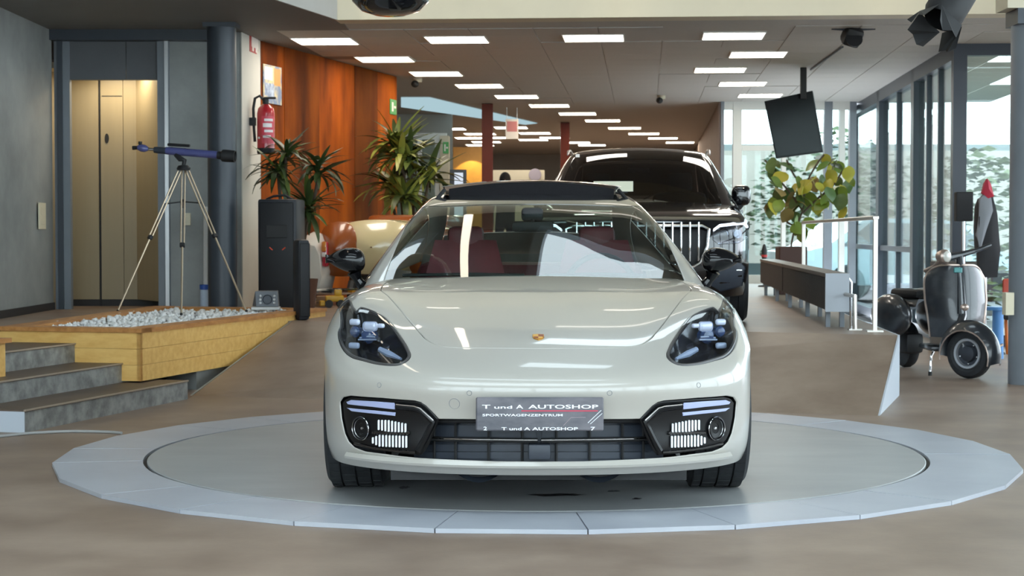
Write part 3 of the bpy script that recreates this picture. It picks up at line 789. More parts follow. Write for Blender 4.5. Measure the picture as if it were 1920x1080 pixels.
for sgn in (1, -1):
    mm = (lambda l: l) if sgn == 1 else F.mir
    ins = patch(F, [mm(ins_l)], 'side_intake', M_ibk, car, step=.025, groove=.010, depth=.02, off=-.012)
    for l in (drl_up, drl_lo):
        patch(F, [mm(F.inv(l, t1=6.5, a1=F.mid))], 'light_strip', M_drl, ins, step=.02, groove=.003, depth=.006, off=-.004)
    def X(p): return Vector((p.x * sgn, p.y, p.z))
    # frame: raised black bracket pointing inwards, and round sensor
    br = [X(onF(px, py, -.004)[0]) for px, py in ((742, 762), (776, 765.5), (787, 769), (797, 778), (812, 792), (806, 803), (796, 823), (783, 846))]
    MB().tube(br, .014, 8).build('frame_bar', M_ibk, ins, SM)
    MB().tube([p + Vector((0, -.012, .008)) for p in br[:5]], .003, 6).build('frame_edge', M_chrome, ins, SM)
    p, nn = onF(675, 803.5, -.014); p = X(p); nn = X(nn)
    Mx = along(p, p + nn)
    o = MB().lathe([(.050, 0), (.050, .012), (.044, .016), (.040, .006), (.022, .004), (.020, -.002), (0, .0)], 36, Mx).build('sensor_housing', M_ibk, ins, SM)
    MB().lathe([(.0485, .0125), (.0495, .0140), (.0505, .0125)], 40, Mx, cap=False).build('sensor_ring', M_chrome, o, SM)
    MB().lathe([(.0395, .0075), (.0405, .0090), (.0415, .0075)], 40, Mx, cap=False).build('sensor_ring', M_alu, o, SM)
    MB().lathe([(.007, .002), (.005, .006), (0, .008)], 16, Mx).build('sensor_lens', M_chrome, o, SM)
    for k in range(9):
        x = 709 + 6.3 * k; p, nn = onF(x, 797 + k * .7, -.004); p = X(p); hh = .0245 - .0012 * abs(k - 3)
        MB().rbox(-.0042, .0042, -.006, .010, -hh, hh, .002, TR(*p), 1).build('slat', M_lplast, ins)
    for k in range(11):
        x = 698 + 6.3 * k; p, nn = onF(x, 826 + k * .25, -.004); p = X(p); hh = .0245 if k > 1 else .013 + .006 * k
        MB().rbox(-.0042, .0042, -.006, .010, -hh, hh, .002, TR(*p), 1).build('slat', M_lplast, ins)
    b0 = [X(onF(px, py, -.006)[0]) for px, py in ((697, 811.5), (730, 811.5), (768, 812))]
    MB().tube(b0, .008, 6).build('cross_bar', M_gloss, ins, SM)
    b0 = [X(onF(px, py, -.008)[0]) for px, py in ((662, 832), (700, 841), (750, 847), (778, 849))]
    MB().tube(b0, .007, 6).build('lower_bar', M_gloss, ins, SM)
gr = MB()
def gp(px, py, d): return loc(px, py, d)
gr_pts = []
def depthx(px): return .075 + .55 * ((px - 1008) / 400.0) ** 2
grid_px = [786, 814, 854, 916, 979, 1008]
o = MB()
o.grid(lambda a, b: loc(776 + a * (1012 - 776), 780 + b * 90, depthx(776 + a * (1012 - 776)) + .03), 12, 3)
n0 = len(o.v); o.add([(-v[0], v[1], v[2]) for v in o.v], [tuple(reversed(f)) for f in o.f])
grille = o.build('lower_grille', M_dplast, car, SM)
for sgn in (1, -1):
    def X(p): return Vector((p.x * sgn, p.y, p.z))
    for k, px in enumerate(grid_px[1:-1]):
        MB().tube([X(loc(px, 783, depthx(px))), X(loc(px, 868, depthx(px) + .01))], .0065, 6).build('grille_bar', M_black, grille)
    for k in range(len(grid_px) - 1):
        a, b = grid_px[k] + 2.5, grid_px[k + 1] - 2.5
        if k == 0: a += 12
        for (y0, y1) in ((797, 819), (833, 846), (847.5, 860)):
            d0, d1 = depthx(a) + .018, depthx(b) + .018
            q = [X(loc(a, y1, d0)), X(loc(b, y1, d1)), X(loc(b, y0, d1)), X(loc(a, y0, d0))]
            q2 = [p + Vector((0, .012, 0)) for p in q]
            MB().add(q + q2, [(0, 1, 2, 3), (7, 6, 5, 4), (0, 4, 5, 1), (1, 5, 6, 2), (2, 6, 7, 3), (3, 7, 4, 0)]).build('flap', M_dplast, grille)
    bar = [X(loc(px, py, depthx(px) - .03)) for px, py in ((806, 822), (830, 823.5), (900, 825), (1008, 826))]
    MB().tube(bar, .010, 8).build('cross_bar', M_black, grille, SM)
    MB().tube([p + Vector((0, -.010, .003)) for p in bar], .0022, 6).build('chrome_line', M_chrome, grille, SM)
    top = [X(loc(px, 788, depthx(px) - .03)) for px in (822, 900, 1008)]
    MB().tube(top, .012, 8).build('top_bar', M_black, grille, SM)
MB().rbox(-.045, .045, .02, .10, loc(1010, 860, .05).z, loc(1010, 832, .05).z, .006).build('radar_box', M_dplast, grille, SM)
# ---- chin lip, under tray
lip = MB(); A_ = np.linspace(1.4, F.ma - 1.4, 60); pl = F.P(A_, np.full(60, 0.55))
prof = [(-.018, .012), (-.030, -.004), (-.026, -.014), (.06, -.022), (.06, .004)]
vs = []
for p in pl:
    d = Vector((p[0] * .9, (p[1] - 1.1), 0)).normalized()
    for (o_, z_) in prof: vs.append(Vector((p[0] - d.x * o_ * -1 if False else p[0] + d.x * -o_, p[1] + d.y * -o_, p[2] + z_)))
fs = [(i * 5 + k, i * 5 + (k + 1) % 5, (i + 1) * 5 + (k + 1) % 5, (i + 1) * 5 + k) for i in range(59) for k in range(5)]
MB().add(vs, fs).build('chin_lip', M_paint, car, SM)
MB().box(-.62, .62, .22, 4.7, .125, .17).build('under_tray', M_black, car)
for sgn in (1, -1):
    MB().grid(lambda a, b: (sgn * (.25 + .22 * (a - .5)) * 1.0, .16 + .06 * b, .172 - .05 * math.sin(PI * a) * (1 - b * .3)), 10, 3).build('air_flap', M_dplast, car, SM)

# ---- wheels
def wheel(x, y, rad, wid, sgn):
    w = MB(); R, h = rad, wid / 2
    prof = [(R - .115, -h + .01), (R - .10, -h), (R - .03, -h + .002), (R - .012, -h + .018)]
    ribs = [(-h + .022, -.075), (-.068, -.008), (.0, .058), (.066, h - .022)]
    for (a, b) in ribs: prof += [(R - .011, a - .001), (R, a), (R, b), (R - .011, b + .001)]
    prof += [(R - .012, h - .018), (R - .03, h - .002), (R - .10, h), (R - .115, h - .01)]
    Mx = TR(x, y, rad) @ Matrix.Rotation(PI / 2 * sgn, 4, 'Y')
    ty = w.lathe(prof, 64, Mx, close=True).build('tyre', M_tyre, car, .5)
    tb = MB()
    for k in range(40):
        a = 2 * PI * k / 40
        for j, (p, q) in enumerate(ribs):
            aa = a + (j % 2) * PI / 40
            Mk = Mx @ Matrix.Rotation(aa, 4, 'Z')
            tb.box(R - .004, R + .0015, -.0225, .0225, p + .002, q - .002, Mk)
    tb.build('tread_block', M_tyre, ty)
    rm = MB().lathe([(R - .115, -h + .012), (R - .125, -h + .04), (R - .13, h - .05), (R - .115, h - .008), (R - .105, h - .012), (R - .118, h - .06)], 48, Mx, cap=False).build('rim', mat('rim_grey', hexc(120, 122, 126), .25, metal=.8), car, SM)
    for k in range(10):
        Mk = Mx @ Matrix.Rotation(2 * PI * k / 10, 4, 'Z')
        MB().rbox(.04, R - .118, -.016, .016, h - .07, h - .04, .006, Mk, 1).build('spoke', mat('rim_grey', hexc(120, 122, 126), .25), rm, SM)
    MB().lathe([(0, h - .03), (.06, h - .035), (.07, h - .07), (.07, 0), (0, 0)], 24, Mx).build('hub', M_dplast, rm, SM)
for sgn in (1, -1):
    wheel(.812 * sgn, .93, .348, .268, sgn); wheel(.81 * sgn, 3.88, .355, .31, sgn)
# wheel houses
for sgn in (1, -1):
    for yc, r in ((.93, .41), (3.88, .41)):
        m_ = MB(); n = 18; vs = []
        for k in range(n + 1):
            a = -0.25 + (PI + .5) * k / n
            for x in (.60, .885): vs.append((x * sgn, yc - r * math.cos(a), .35 + r * math.sin(a) * .92))
        m_.add(vs, [(2 * k, 2 * k + 1, 2 * k + 3, 2 * k + 2) for k in range(n)]); m_.build('wheel_house', M_black, car)
# ---- sides
def Xs(y, z):
    zz = [.15, .25, .4, .55, .66, .73, .8, .86, .93]; xx = [.915, .935, .950, .962, .968, .962, .945, .925, .900]
    x = np.interp(z, zz, xx); k = 1.0
    if y > 4.1: k = 1 - .17 * ((y - 4.1) / .95) ** 2
    if y < 1.9: k *= 1 - .014 * (1.9 - y)
    if 1.4 < y < 3.3: k *= 1 - .018 * math.sin((y - 1.4) / 1.9 * PI)
    return x * k
def arc(yc, r, z0, a0, a1, n=20): return [(yc + r * math.cos(a0 + (a1 - a0) * k / n), z0 + r * math.sin(a0 + (a1 - a0) * k / n)) for k in range(n + 1)]
al = math.asin((.35 - .18) / .392)
side_poly = [(.935, .742)] + [(y, z) for y, z in arc(.93, .392, .35, PI / 2, -al)] + [(1.32, .18), (3.48, .18)] + arc(3.88, .40, .35, PI + al, -al) + [(4.6, .22), (4.95, .32), (5.0, .6), (4.9, .90), (4.45, .925), (3.65, .905), (3.0, .895), (2.1, .885), (1.86, .87), (1.86, .73)]
d = densify(side_poly, 1, 1, .05)
pts2 = d; gy, gz = np.meshgrid(np.arange(.95, 5.0, .08), np.arange(.2, .92, .05)); G = np.stack([gy.ravel(), gz.ravel()], 1); G = G[inside_many(G, [d])]
G = np.array([g for g in G if ((np.array(d) - g) ** 2).sum(1).min() > .02 ** 2])
res = delaunay_2d_cdt([Vector(v) for v in d] + [Vector(v) for v in G], [(i, (i + 1) % len(d)) for i in range(len(d))], [], 0, 1e-6)
pv = np.array([tuple(v) for v in res[0]]); tri = np.array([f for f in res[2] if len(f) == 3]); tri = tri[inside_many(pv[tri].mean(1), [d])]
for sgn in (1, -1):
    MB().add([(sgn * Xs(y, z), y, z) for y, z in pv], tri.tolist()).build('body_side', M_paint, car, 3.2)
tail = MB().grid(lambda a, b: ((a * 2 - 1) * np.interp(b, [0, .5, 1], [.80, .82, .70]), np.interp(b, [0, .45, 1], [4.96, 5.04, 4.85]) - .25 * abs(a * 2 - 1) ** 3 + .22 - .22, np.interp(b, [0, 1], [.25, 1.02])), 16, 10)
tail.build('tail_panel', M_paint, car, 3.2)
# ---- greenhouse
yc = [1.60, 1.95, 2.30, 2.62, 2.87, 3.2, 3.6, 4.1, 4.5, 4.88]; zc = [.885, 1.030, 1.182, 1.308, 1.376, 1.412, 1.408, 1.32, 1.18, 1.02]
c4 = [(.845, 1.70, .845), (.782, 2.02, .995), (.708, 2.38, 1.150), (.640, 2.69, 1.272), (.598, 2.94, 1.342), (.582, 3.25, 1.375), (.578, 3.65, 1.366), (.59, 4.15, 1.27), (.63, 4.5, 1.13), (.70, 4.8, .985)]
c5 = [(.89, 1.80, .84), (.848, 2.06, .95), (.805, 2.42, 1.03), (.770, 2.7, 1.10), (.752, 2.95, 1.13), (.745, 3.25, 1.15), (.745, 3.65, 1.14), (.78, 4.1, 1.08), (.825, 4.45, 1.0), (.86, 4.75, .92)]
c6 = [(.90, 1.85, .83), (.908, 2.1, .885), (.912, 2.45, .89), (.912, 2.7, .895), (.912, 3, .90), (.912, 3.3, .905), (.917, 3.65, .91), (.93, 4.1, .925), (.93, 4.45, .925), (.91, 4.7, .905)]
gn = []
for i in range(10):
    wd = (.040, .036, .030, .026, .022, .018, .012, .006, 0, 0)[i]
    c4[i] = (c4[i][0] + wd, c4[i][1], c4[i][2]); c5[i] = (c5[i][0] + wd * .5, c5[i][1], c5[i][2])
    x4, y4, z4 = c4[i]; xi = x4 - .055; dy = y4 - yc[i]; dz = z4 - zc[i]
    row = [(0, yc[i], zc[i])]
    for f in (.36, .68): row.append((xi * f, yc[i] + dy * f ** 2.2 * .82, zc[i] + dz * f ** 2.4 * .75))
    row.append((xi, y4 - .10 * dy - .02, z4 + .022)); row += [c4[i], c5[i], c6[i]]
    gn.append(row)
Gs = Surf(gn, CO, sign=1)
ws_l = Gs.inv([(719, 527), (726, 506), (741, 467), (759, 427), (769, 406), (777, 392.5), (788, 390.5), (830, 387), (900, 384), (1000, 383)], t1=4.2, a0=1.0, a1=Gs.mid)
ws_l[-1] = (Gs.mid, ws_l[-1][1])
ws_l = [(ws_l[0][0] - .12, .02)] + ws_l
wloop = ws_l + [(Gs.ma - a, t) for a, t in ws_l][::-1][1:]
patch(Gs, [wloop], 'windscreen', M_ws, car, step=.05, groove=.004, depth=.004)
thead = ws_l[-1][1]; tcorn = ws_l[6][1]
ea = [p[0] for p in ws_l[:7]]; et = [p[1] for p in ws_l[:7]]
M_roofglass = mat('black_roof_glass', hexc(46, 46, 50), 0.12, coat=1.0)
rl = [p for p in ws_l[6:]]
roof_loop = rl + [(Gs.ma - a, t) for a, t in rl][::-1][1:] + [(Gs.ma - 2.05, 5.2), (2.05, 5.2)]
patch(Gs, [roof_loop], 'roof_panel', M_roofglass, car, step=.05, groove=.005, depth=.006)
patch(Gs, [[(2.2, 5.28), (Gs.ma - 2.2, 5.28), (Gs.ma - 2.0, 6.55), (2.0, 6.55)]], 'rear_window', glass('rear_glass', (.6, .72, .68, 1), 1.5), car, step=.06)
for sgn in (1, -1):
    mm = (lambda l: l) if sgn == 1 else Gs.mir
    patch(Gs, [mm([(.95, 0.0)] + ws_l[:7] + [(2.05, 5.2), (1.98, 6.6), (1.98, 7), (.95, 7)])], 'roof_pillar', M_paint, car, step=.04)
    patch(Gs, [mm([(.12, .3), (.93, .3), (.93, 5.6), (.12, 5.6)])], 'side_window', M_tint, car, step=.06)
    patch(Gs, [mm([(0, 5.64), (.95, 5.64), (.95, 7), (0, 7)])], 'rear_quarter', M_paint, car, step=.06)
    patch(Gs, [mm([(0, 0), (.10, 0), (.10, 5.64), (0, 5.64)])], 'belt_strip', M_gloss, car, step=.06, groove=.002)
patch(Gs, [[(2.0, 6.6), (Gs.ma - 2.0, 6.6), (Gs.ma - 2.0, 7), (2.0, 7)]], 'boot_lid', M_paint, car, step=.06)
# sunroof: raised deflector and slid back glass
M_mesh = mat('deflector_mesh', hexc(24, 23, 26), 0.75, spec=.2, noise=.1, scale=60)
def zr(x, y): 
    return np.interp(y, yc, zc) - .045 * (x / .55) ** 2
dv = []
xs_ = np.linspace(-.475, .475, 21)
for x in xs_:
    yy = 2.98 + .06 * (x / .5) ** 2; z0 = zr(x, yy) - .02
    dv += [(x, yy, z0), (x, yy - .01, z0 + .085 - .012 * (x / .5) ** 2), (x, yy + .03, z0 + .085 - .012 * (x / .5) ** 2), (x, yy + .03, z0)]
ff = [(i * 4 + k, i * 4 + (k + 1) % 4, (i + 1) * 4 + (k + 1) % 4, (i + 1) * 4 + k) for i in range(20) for k in range(4)] + [(0, 1, 2, 3), (80, 83, 82, 81)]
df = MB().add(dv, ff).build('wind_deflector', M_mesh, car, SM)
MB().grid(lambda a, b: ((a - .5) * 1.04, 3.05 + b * .75, zr((a - .5) * 1.0, 3.1 + b * .7) + .062 - b * .02), 16, 8).build('sunroof_glass', M_roofglass, car, SM)
for sgn in (1, -1):
    MB().tube([(sgn * .50, 3.0, zr(.5, 3.0) + .055), (sgn * .555, 2.93, zr(.55, 2.93) - .0)], .012, 6).build('deflector_arm', M_black, car)
# cowl
MB().grid(lambda a, b: ((a - .5) * 1.62, 1.72 + b * .16 + .09 * abs(2 * a - 1) ** 2, .905 - b * .01 - .03 * abs(2 * a - 1) ** 2), 16, 3).build('cowl_cover', M_black, car, SM)
for sgn, l_ in ((1, .55), (-1, .5)):
    MB().tube([(sgn * .62 - .05, 1.84, .945), (sgn * .3, 1.815, .95), (sgn * .05, 1.80, .945)], .009, 6).build('wiper', M_black, car)
# ---- mirrors
for sgn in (1, -1):
    def mf(a, b):
        th = (a - .5) * PI; ph = b * 2 * PI
        ex = 1.0 - .0 * a; k = abs(math.cos(th)) ** .75
        x = math.sin(th); yy = k * math.cos(ph); z = k * math.sin(ph)
        w = (x + 1) / 2                     # 0 inner .. 1 outer
        zz = z * (.078 - .028 * w ** 1.5) + (.008 + .035 * w if z < 0 else .012 - .014 * w ** 2)
        return (sgn * (.978 + x * .105), 1.99 + yy * (.06 if yy > 0 else .085) + w * .04, 1.005 + zz)
    mr = MB().grid(mf, 20, 24).build('mirror', M_mbk, car, 3.2)
    MB().tube([(sgn * .93, 2.0, .96), (sgn * .915, 2.01, .92), (sgn * .89, 2.02, .885)], [.04, .022, .03], 10).build('mirror_stalk', M_mbk, mr, SM)
    MB().lathe([(0, 0), (.046, 0), (.046, .006), (0, .006)], 24, TR(sgn * .975, 2.048, 1.012) @ Matrix.Rotation(-PI / 2, 4, 'X') @ Matrix.Diagonal((1.2, .8, 1, 1))).build('mirror_glass', M_chrome, mr, SM)
# ---- cabin
MB().box(-.80, .80, 1.95, 4.4, .20, .30).build('cabin_floor', M_cabin, car)
MB().box(-.80, .80, 1.6, 1.66, .2, .86).build('bulkhead', M_cabin, car)
for sgn in (1, -1): MB().box(sgn * .84 - .03, sgn * .84 + .03, 1.9, 4.4, .2, .86).build('door_card', M_cabin, car)
ds = MB().grid(lambda a, b: ((a - .5) * 1.58, 1.70 + b * .62, .872 + .012 * math.sin(b * PI) - .05 * b ** 3 + (.025 if .60 < a < .82 and b > .45 else 0)), 24, 10).build('dashboard', M_cabin, car, SM)
MB().tube([(.37 + .185 * math.cos(k * PI / 14), 2.42 + .06 * math.sin(k * PI / 14), .86 + .178 * math.sin(k * PI / 14)) for k in range(28)], .017, 8, closed=True).build('steering_wheel', M_cabin, car, SM)
for sx in (-.38, .38):
    s_ = MB().rbox(sx - .26, sx + .26, 2.45, 2.95, .42, .60, .06).build('seat', M_leather, car, SM)
    def bk(a, b, sx=sx):
        w = .25 * (1 - .38 * max(0, b - .45) ** 1.2 * 1.6); x = (a - .5) * 2
        return (sx + x * w, 2.86 + .20 * b - .05 * abs(x) ** 2, .52 + .60 * b)
    bb = MB().grid(bk, 12, 12)
    bk2 = MB().grid(lambda a, b: tuple(Vector(bk(a, b)) + Vector((0, .09, 0))), 12, 12)
    bb.add(bk2.v, [tuple(reversed(f)) for f in bk2.f]).build('seat_back', M_leather, s_, SM)
    MB().rbox(sx - .105, sx + .105, 3.05, 3.13, 1.03, 1.20, .035).build('headrest', M_leather, s_, SM)
MB().rbox(-.70, .70, 3.75, 3.95, .5, .98, .06).build('rear_bench', M_leather, car, SM)
for sx in (-.42, .42): MB().rbox(sx - .11, sx + .11, 3.88, 3.95, .98, 1.10, .03).build('rear_headrest', M_cabin, car, SM)
vm = MB().rbox(-.115, .115, 2.50, 2.53, 1.165, 1.225, .02).build('interior_mirror', M_black, car, SM)
MB().tube([(0, 2.52, 1.22), (0, 2.56, 1.27)], .012, 6).build('mirror_arm', M_black, vm)
MB().rbox(-.06, .06, 2.52, 2.66, 1.225, 1.30, .02).build('sensor_pod', M_black, car, SM)
# ---- plate
pz0, pz1 = loc(1010, 808, -.035).z, loc(1010, 745, -.035).z; ph_ = pz1 - pz0; pw = .258
M_plate = mat('number_plate_film', hexc(74, 76, 84), 0.5, col2=hexc(122, 118, 124), scale=7, stretch=(.6, 1, 1.4), lo=.35, hi=.7)
pl = MB().rbox(-pw, pw, -.012, 0, 0, ph_, .005, None, 1).build('number_plate', M_plate, car, loc=(0, -.030, pz0)); pl.rotation_euler = (-.06, 0, 0)
MB().box(-.20, .20, 0, .05, .02, ph_ - .03).build('plate_holder', M_black, pl)
M_wtxt = mat('white_lettering', hexc(236, 238, 242), .4); M_rtxt = mat('red_line', hexc(190, 50, 78), .4)
def ptext(body, size, x, z, sx, m=M_wtxt, bold=0.0):
    vs, fs = text_mesh(body, size, sx, .0006)
    if not vs: return
    w = max(v[0] for v in vs)
    MB().add([(x + v[0], -.0128 - v[2], z + v[1]) for v in vs], fs).build('lettering', m, pl)
    return w
def fit(body, size, x0, x1, z, m=M_wtxt):
    vs, fs = text_mesh(body, size, 1.0, .0006); w0, w1 = min(v[0] for v in vs), max(v[0] for v in vs); k = (x1 - x0) / (w1 - w0)
    MB().add([(x0 + (v[0] - w0) * k, -.0128 - v[2], z + v[1]) for v in vs], fs).build('lettering', m, pl)
K = 2 * pw / 1670.0                # metres per unit of the plate drawing
def pxl(x): return -pw + (x - 105) * K
def pzl(z): return (560 - z) * K
fit('T', .022, pxl(185), pxl(295), pzl(268)); fit('und', .017, pxl(345), pxl(580), pzl(268)); fit('A', .022, pxl(630), pxl(725), pzl(268)); fit('AUTOSHOP', .022, pxl(790), pxl(1705), pzl(268))
fit('SPORTWAGENZENTRUM', .0135, pxl(190), pxl(1240), pzl(368))
fit('T und A AUTOSHOP', .017, pxl(440), pxl(1440), pzl(550)); fit('2', .020, pxl(205), pxl(250), pzl(550)); fit('7', .020, pxl(1605), pxl(1665), pzl(552))
MB().box(pxl(700), pxl(1700), -.0132, -.012, pzl(306), pzl(290)).build('red_stripe', M_rtxt, pl)
for (x0, z0, x1, z1) in ((1570, 455, 1745, 290), (1600, 470, 1758, 330)):
    MB().tube([(pxl(x0), -.0125, pzl(z0)), (pxl(x1), -.0125, pzl(z1))], .0014, 4).build('slash_line', M_wtxt, pl)
MB().tube([(pxl(1250), -.0122, pzl(490)), (pxl(1350), -.0122, pzl(385)), (pxl(1540), -.0122, pzl(382))], .0008, 4).build('drawn_line', mat('pale_line', hexc(180, 160, 165), .5), pl)
# ---- emblem on the hood
ae, te = F.inv([(1000, 633)], t0=6)[0]
pe = Vector(F.P(np.array([F.mid]), np.array([te]))[0]); ne = Vector(F.N(np.array([F.mid]), np.array([te]))[0])
shield = [(-.024, .030), (0, .034), (.024, .030), (.025, .005), (.020, -.015), (.0, -.034), (-.020, -.015), (-.025, .005)][::-1]
yax = Vector((0, ne.z, -ne.y)) ; yax = Vector((0, abs(ne.z), abs(ne.y))).normalized(); xax = Vector((1, 0, 0))
Me = Matrix(((1, yax.x, ne.x, pe.x), (0, yax.y, ne.y, pe.y), (0, yax.z, ne.z, pe.z), (0, 0, 0, 1)))
em = MB().prism(shield, -.002, .004, 'z', Me).build('hood_emblem', mat('emblem_gold', hexc(196, 140, 52), .3, metal=.6), car)
MB().box(-.022, -.001, .002, .026, .004, .0055, Me).build('crest_field', mat('crest_yellow', hexc(222, 170, 84), .3), em)
MB().box(.001, .022, .002, .026, .004, .0055, Me).build('crest_field', mat('crest_brown', hexc(140, 70, 30), .3), em)
MB().box(.001, .018, -.016, 0, .004, .0055, Me).build('crest_field', mat('crest_yellow', hexc(222, 170, 84), .3), em)
MB().box(-.018, -.001, -.016, 0, .004, .0055, Me).build('crest_field', mat('crest_brown', hexc(140, 70, 30), .3), em)
# tow cap and parking sensors
for px, py, r in ((852, 757, .022), (711, 722, .010), (880, 737, .010)):
    for sgn in ((1, -1) if r < .02 else (1,)):
        a, t = F.inv([(px, py)], t1=7.5, a1=F.mid)[0]; p = Vector(F.P(np.array([a]), np.array([t]))[0]); n_ = Vector(F.N(np.array([a]), np.array([t]))[0])
        p.x *= sgn; n_.x *= sgn
        MB().tube([p + along((0, 0, 0), n_) @ Vector((r * math.cos(k * PI / 12), r * math.sin(k * PI / 12), 0)) for k in range(24)], .0009, 4, closed=True).build('tow_cap' if r > .02 else 'parking_sensor', M_gsteel, car)
# ================================================================ left side: planter, telescope, speakers and so on
M_wood = mat('pine_board', hexc(250, 204, 122), 0.5, col2=hexc(232, 176, 94), scale=3.0, stretch=(1, 7, 7), bump=.08, bscale=30, lo=.35, hi=.75)
M_woodtop = mat('pine_cap_board', hexc(206, 146, 84), 0.5, col2=hexc(178, 118, 62), scale=3.0, stretch=(7, 1, 7), bump=.08, bscale=30)
C0 = Vector((-2.60, 12.30, 0)); CB = C0 + U * 3.55; DB = Vector((-3.30, 16.2, 0)); D0 = C0 - V * 1.12
pt = thing('wooden_planter', 'long pine planter box with white pebbles under the telescope', 'planter', (C0.x, C0.y, 0))
def rel(p, z): return Vector((p.x - C0.x, p.y - C0.y, z))
def slab(p, q, z0, z1, th, inward):
    n = (q - p).cross(Vector((0, 0, 1))).normalized() * th * inward
    P = [rel(p, z0), rel(q, z0), rel(q + n, z0), rel(p + n, z0), rel(p, z1), rel(q, z1), rel(q + n, z1), rel(p + n, z1)]
    return MB().add(P, [(0, 3, 2, 1), (4, 5, 6, 7), (0, 1, 5, 4), (1, 2, 6, 5), (2, 3, 7, 6), (3, 0, 4, 7)])
zt0, zt1 = .145, .485
for k in range(3):
    za, zb = zt0 + (zt1 - zt0) * k / 3 + .001, zt0 + (zt1 - zt0) * (k + 1) / 3 - .001
    slab(C0, CB, za, zb, .03, -1).build('side_board', M_wood, pt)
    if k: slab(C0, D0, za, zb, .03, 1).build('end_board', M_wood, pt)
    else: slab(C0, C0 - V * .36, za, zb, .03, 1).build('end_board', M_wood, pt)
    slab(CB, DB, za + .28 * (k == 0) * 0, zb, .03, -1).build('end_board', M_wood, pt)
    slab(DB, D0, max(za, .42), max(zb, .45), .03, -1).build('side_board', M_wood, pt)
slab(C0 + V * .015, CB + V * .015, .485, .515, .18, -1).build('cap_board', M_woodtop, pt)
slab(C0 + V * .015 - U * .015, D0 - U * .015, .486, .516, .16, 1).build('cap_board', M_woodtop, pt)
slab(DB, D0, .485, .515, .20, -1).build('cap_board', M_woodtop, pt)
slab(CB, DB, .484, .514, .20, -1).build('cap_board', M_woodtop, pt)
ci = (C0 + CB + DB + D0) / 4
bed = [rel(p + (ci - p) * .05, .44) for p in (C0, CB, DB, D0)]
MB().add(bed, [(0, 1, 2, 3)]).build('bed_liner', M_darkrub, pt)
# white pebbles
random.seed(5)
M_peb = mat('white_pebble', hexc(240, 240, 238), 0.55, noise=.04, scale=20)
ps = MB(); proto = [Vector(v) for v in ((0, 0, 1), (.9, 0, .1), (.28, .86, -.1), (-.73, .53, .15), (-.73, -.53, -.1), (.28, -.86, .1), (0, 0, -1))]
pf = [(0, 1, 2), (0, 2, 3), (0, 3, 4), (0, 4, 5), (0, 5, 1), (6, 2, 1), (6, 3, 2), (6, 4, 3), (6, 5, 4), (6, 1, 5)]
q0, q1, q2, q3 = rel(C0, 0), rel(CB, 0), rel(DB, 0), rel(D0, 0)
for k in range(1500):
    a, b = random.uniform(.12, .93), random.uniform(.06, .94)
    p = (q0 * (1 - a) + q1 * a) * (1 - b) + (q3 * (1 - a) + q2 * a) * b
    if b > .9 or b < .13: continue
    r = random.uniform(.018, .038); hgt = .47 + random.uniform(-.01, .03)
    R_ = Matrix.Rotation(random.uniform(0, 6), 3, 'Z') @ Matrix.Rotation(random.uniform(0, 3), 3, 'X')
    ps.add([p + Vector((0, 0, hgt)) + R_ @ Vector((v.x * r, v.y * r * .8, v.z * r * .65)) for v in proto], pf)
pbo = ps.build('white_pebbles', M_peb, pt, 3.2); pbo['kind'] = 'stuff'
# shade below put in as a black box, and concrete block
MB().box(0, .25, 1.0, 1.9, .0, .14, RZ(AU) @ TR(-.30, 0, 0)).build('support_block', M_conc, pt)
MB().box(-.6, -.35, .35, 2.4, .0, .14, RZ(AU)).build('shade_box', M_black, pt)
# second planter at the frame edge
p2 = thing('wooden_planter', 'edge of a second pine planter at the foot of the steps', 'planter', (-3.36, 10.62, 0), AU)
MB().box(-1.0, -.03, 0, .6, .27, .485).build('side_board', M_wood, p2); MB().box(-1.0, .0, -.03, .63, .485, .515).build('cap_board', M_woodtop, p2)
MB().box(-1.0, -.03, -.35, 0, .14, .484).build('end_board', M_wood, p2)

# ---- telescope
TY = 15.45
tl = thing('telescope', 'blue refractor telescope on a metal tripod standing in the pebbles', 'telescope', at(343, 578, TY))
o_ = tl.location.copy()
def tp(px, py, dy=0.0): return at(px, py, TY + dy) - o_
M_tube = mat('telescope_blue', hexc(84, 88, 140), 0.3, coat=.5); M_leg = mat('champagne_metal', hexc(196, 176, 150), .3, metal=.8)
a, b = tp(312, 282.5, .05), tp(412, 291, -.05); Mx = along(a, b); L = (b - a).length
MB().lathe([(.0, 0), (.032, 0), (.034, .02), (.034, L), (0, L)], 24, Mx).build('tube', M_tube, tl, SM)
a, b = tp(408, 291, -.05), tp(441, 293.5, -.07); L = (b - a).length
MB().lathe([(.034, 0), (.036, .03), (.052, .045), (.054, .07), (.052, L), (.044, L), (.042, L - .02), (0, L - .02)], 24, along(a, b)).build('dew_shield', M_black, tl, SM)
a, b = tp(289, 281, .06), tp(318, 283, .05); MB().lathe([(0, 0), (.026, 0), (.03, .03), (.03, .10), (.034, .11), (0, .13)], 20, along(a, b)).build('focuser', M_dplast, tl, SM)
a, b = tp(278, 279.5, .06), tp(292, 281, .06); MB().lathe([(0, 0), (.014, 0), (.014, .07), (0, .07)], 16, along(a, b)).build('draw_tube', M_chrome, tl, SM)
a, b = tp(257, 276, .06), tp(280, 280, .06); MB().lathe([(0, 0), (.022, .005), (.034, .04), (.032, .07), (.016, .10), (0, .10)], 18, along(a, b)).build('diagonal', M_tube, tl, SM)
a, b = tp(262, 277, .06), tp(263, 266, .06); MB().lathe([(0, 0), (.013, 0), (.014, .03), (.017, .035), (.017, .055), (0, .055)], 16, along(a, b)).build('eyepiece', M_black, tl, SM)
a, b = tp(258, 277, .06), tp(247, 277.5, .07); MB().lathe([(0, 0), (.016, 0), (.018, .045), (0, .05)], 16, along(a, b)).build('eyepiece', M_black, tl, SM)
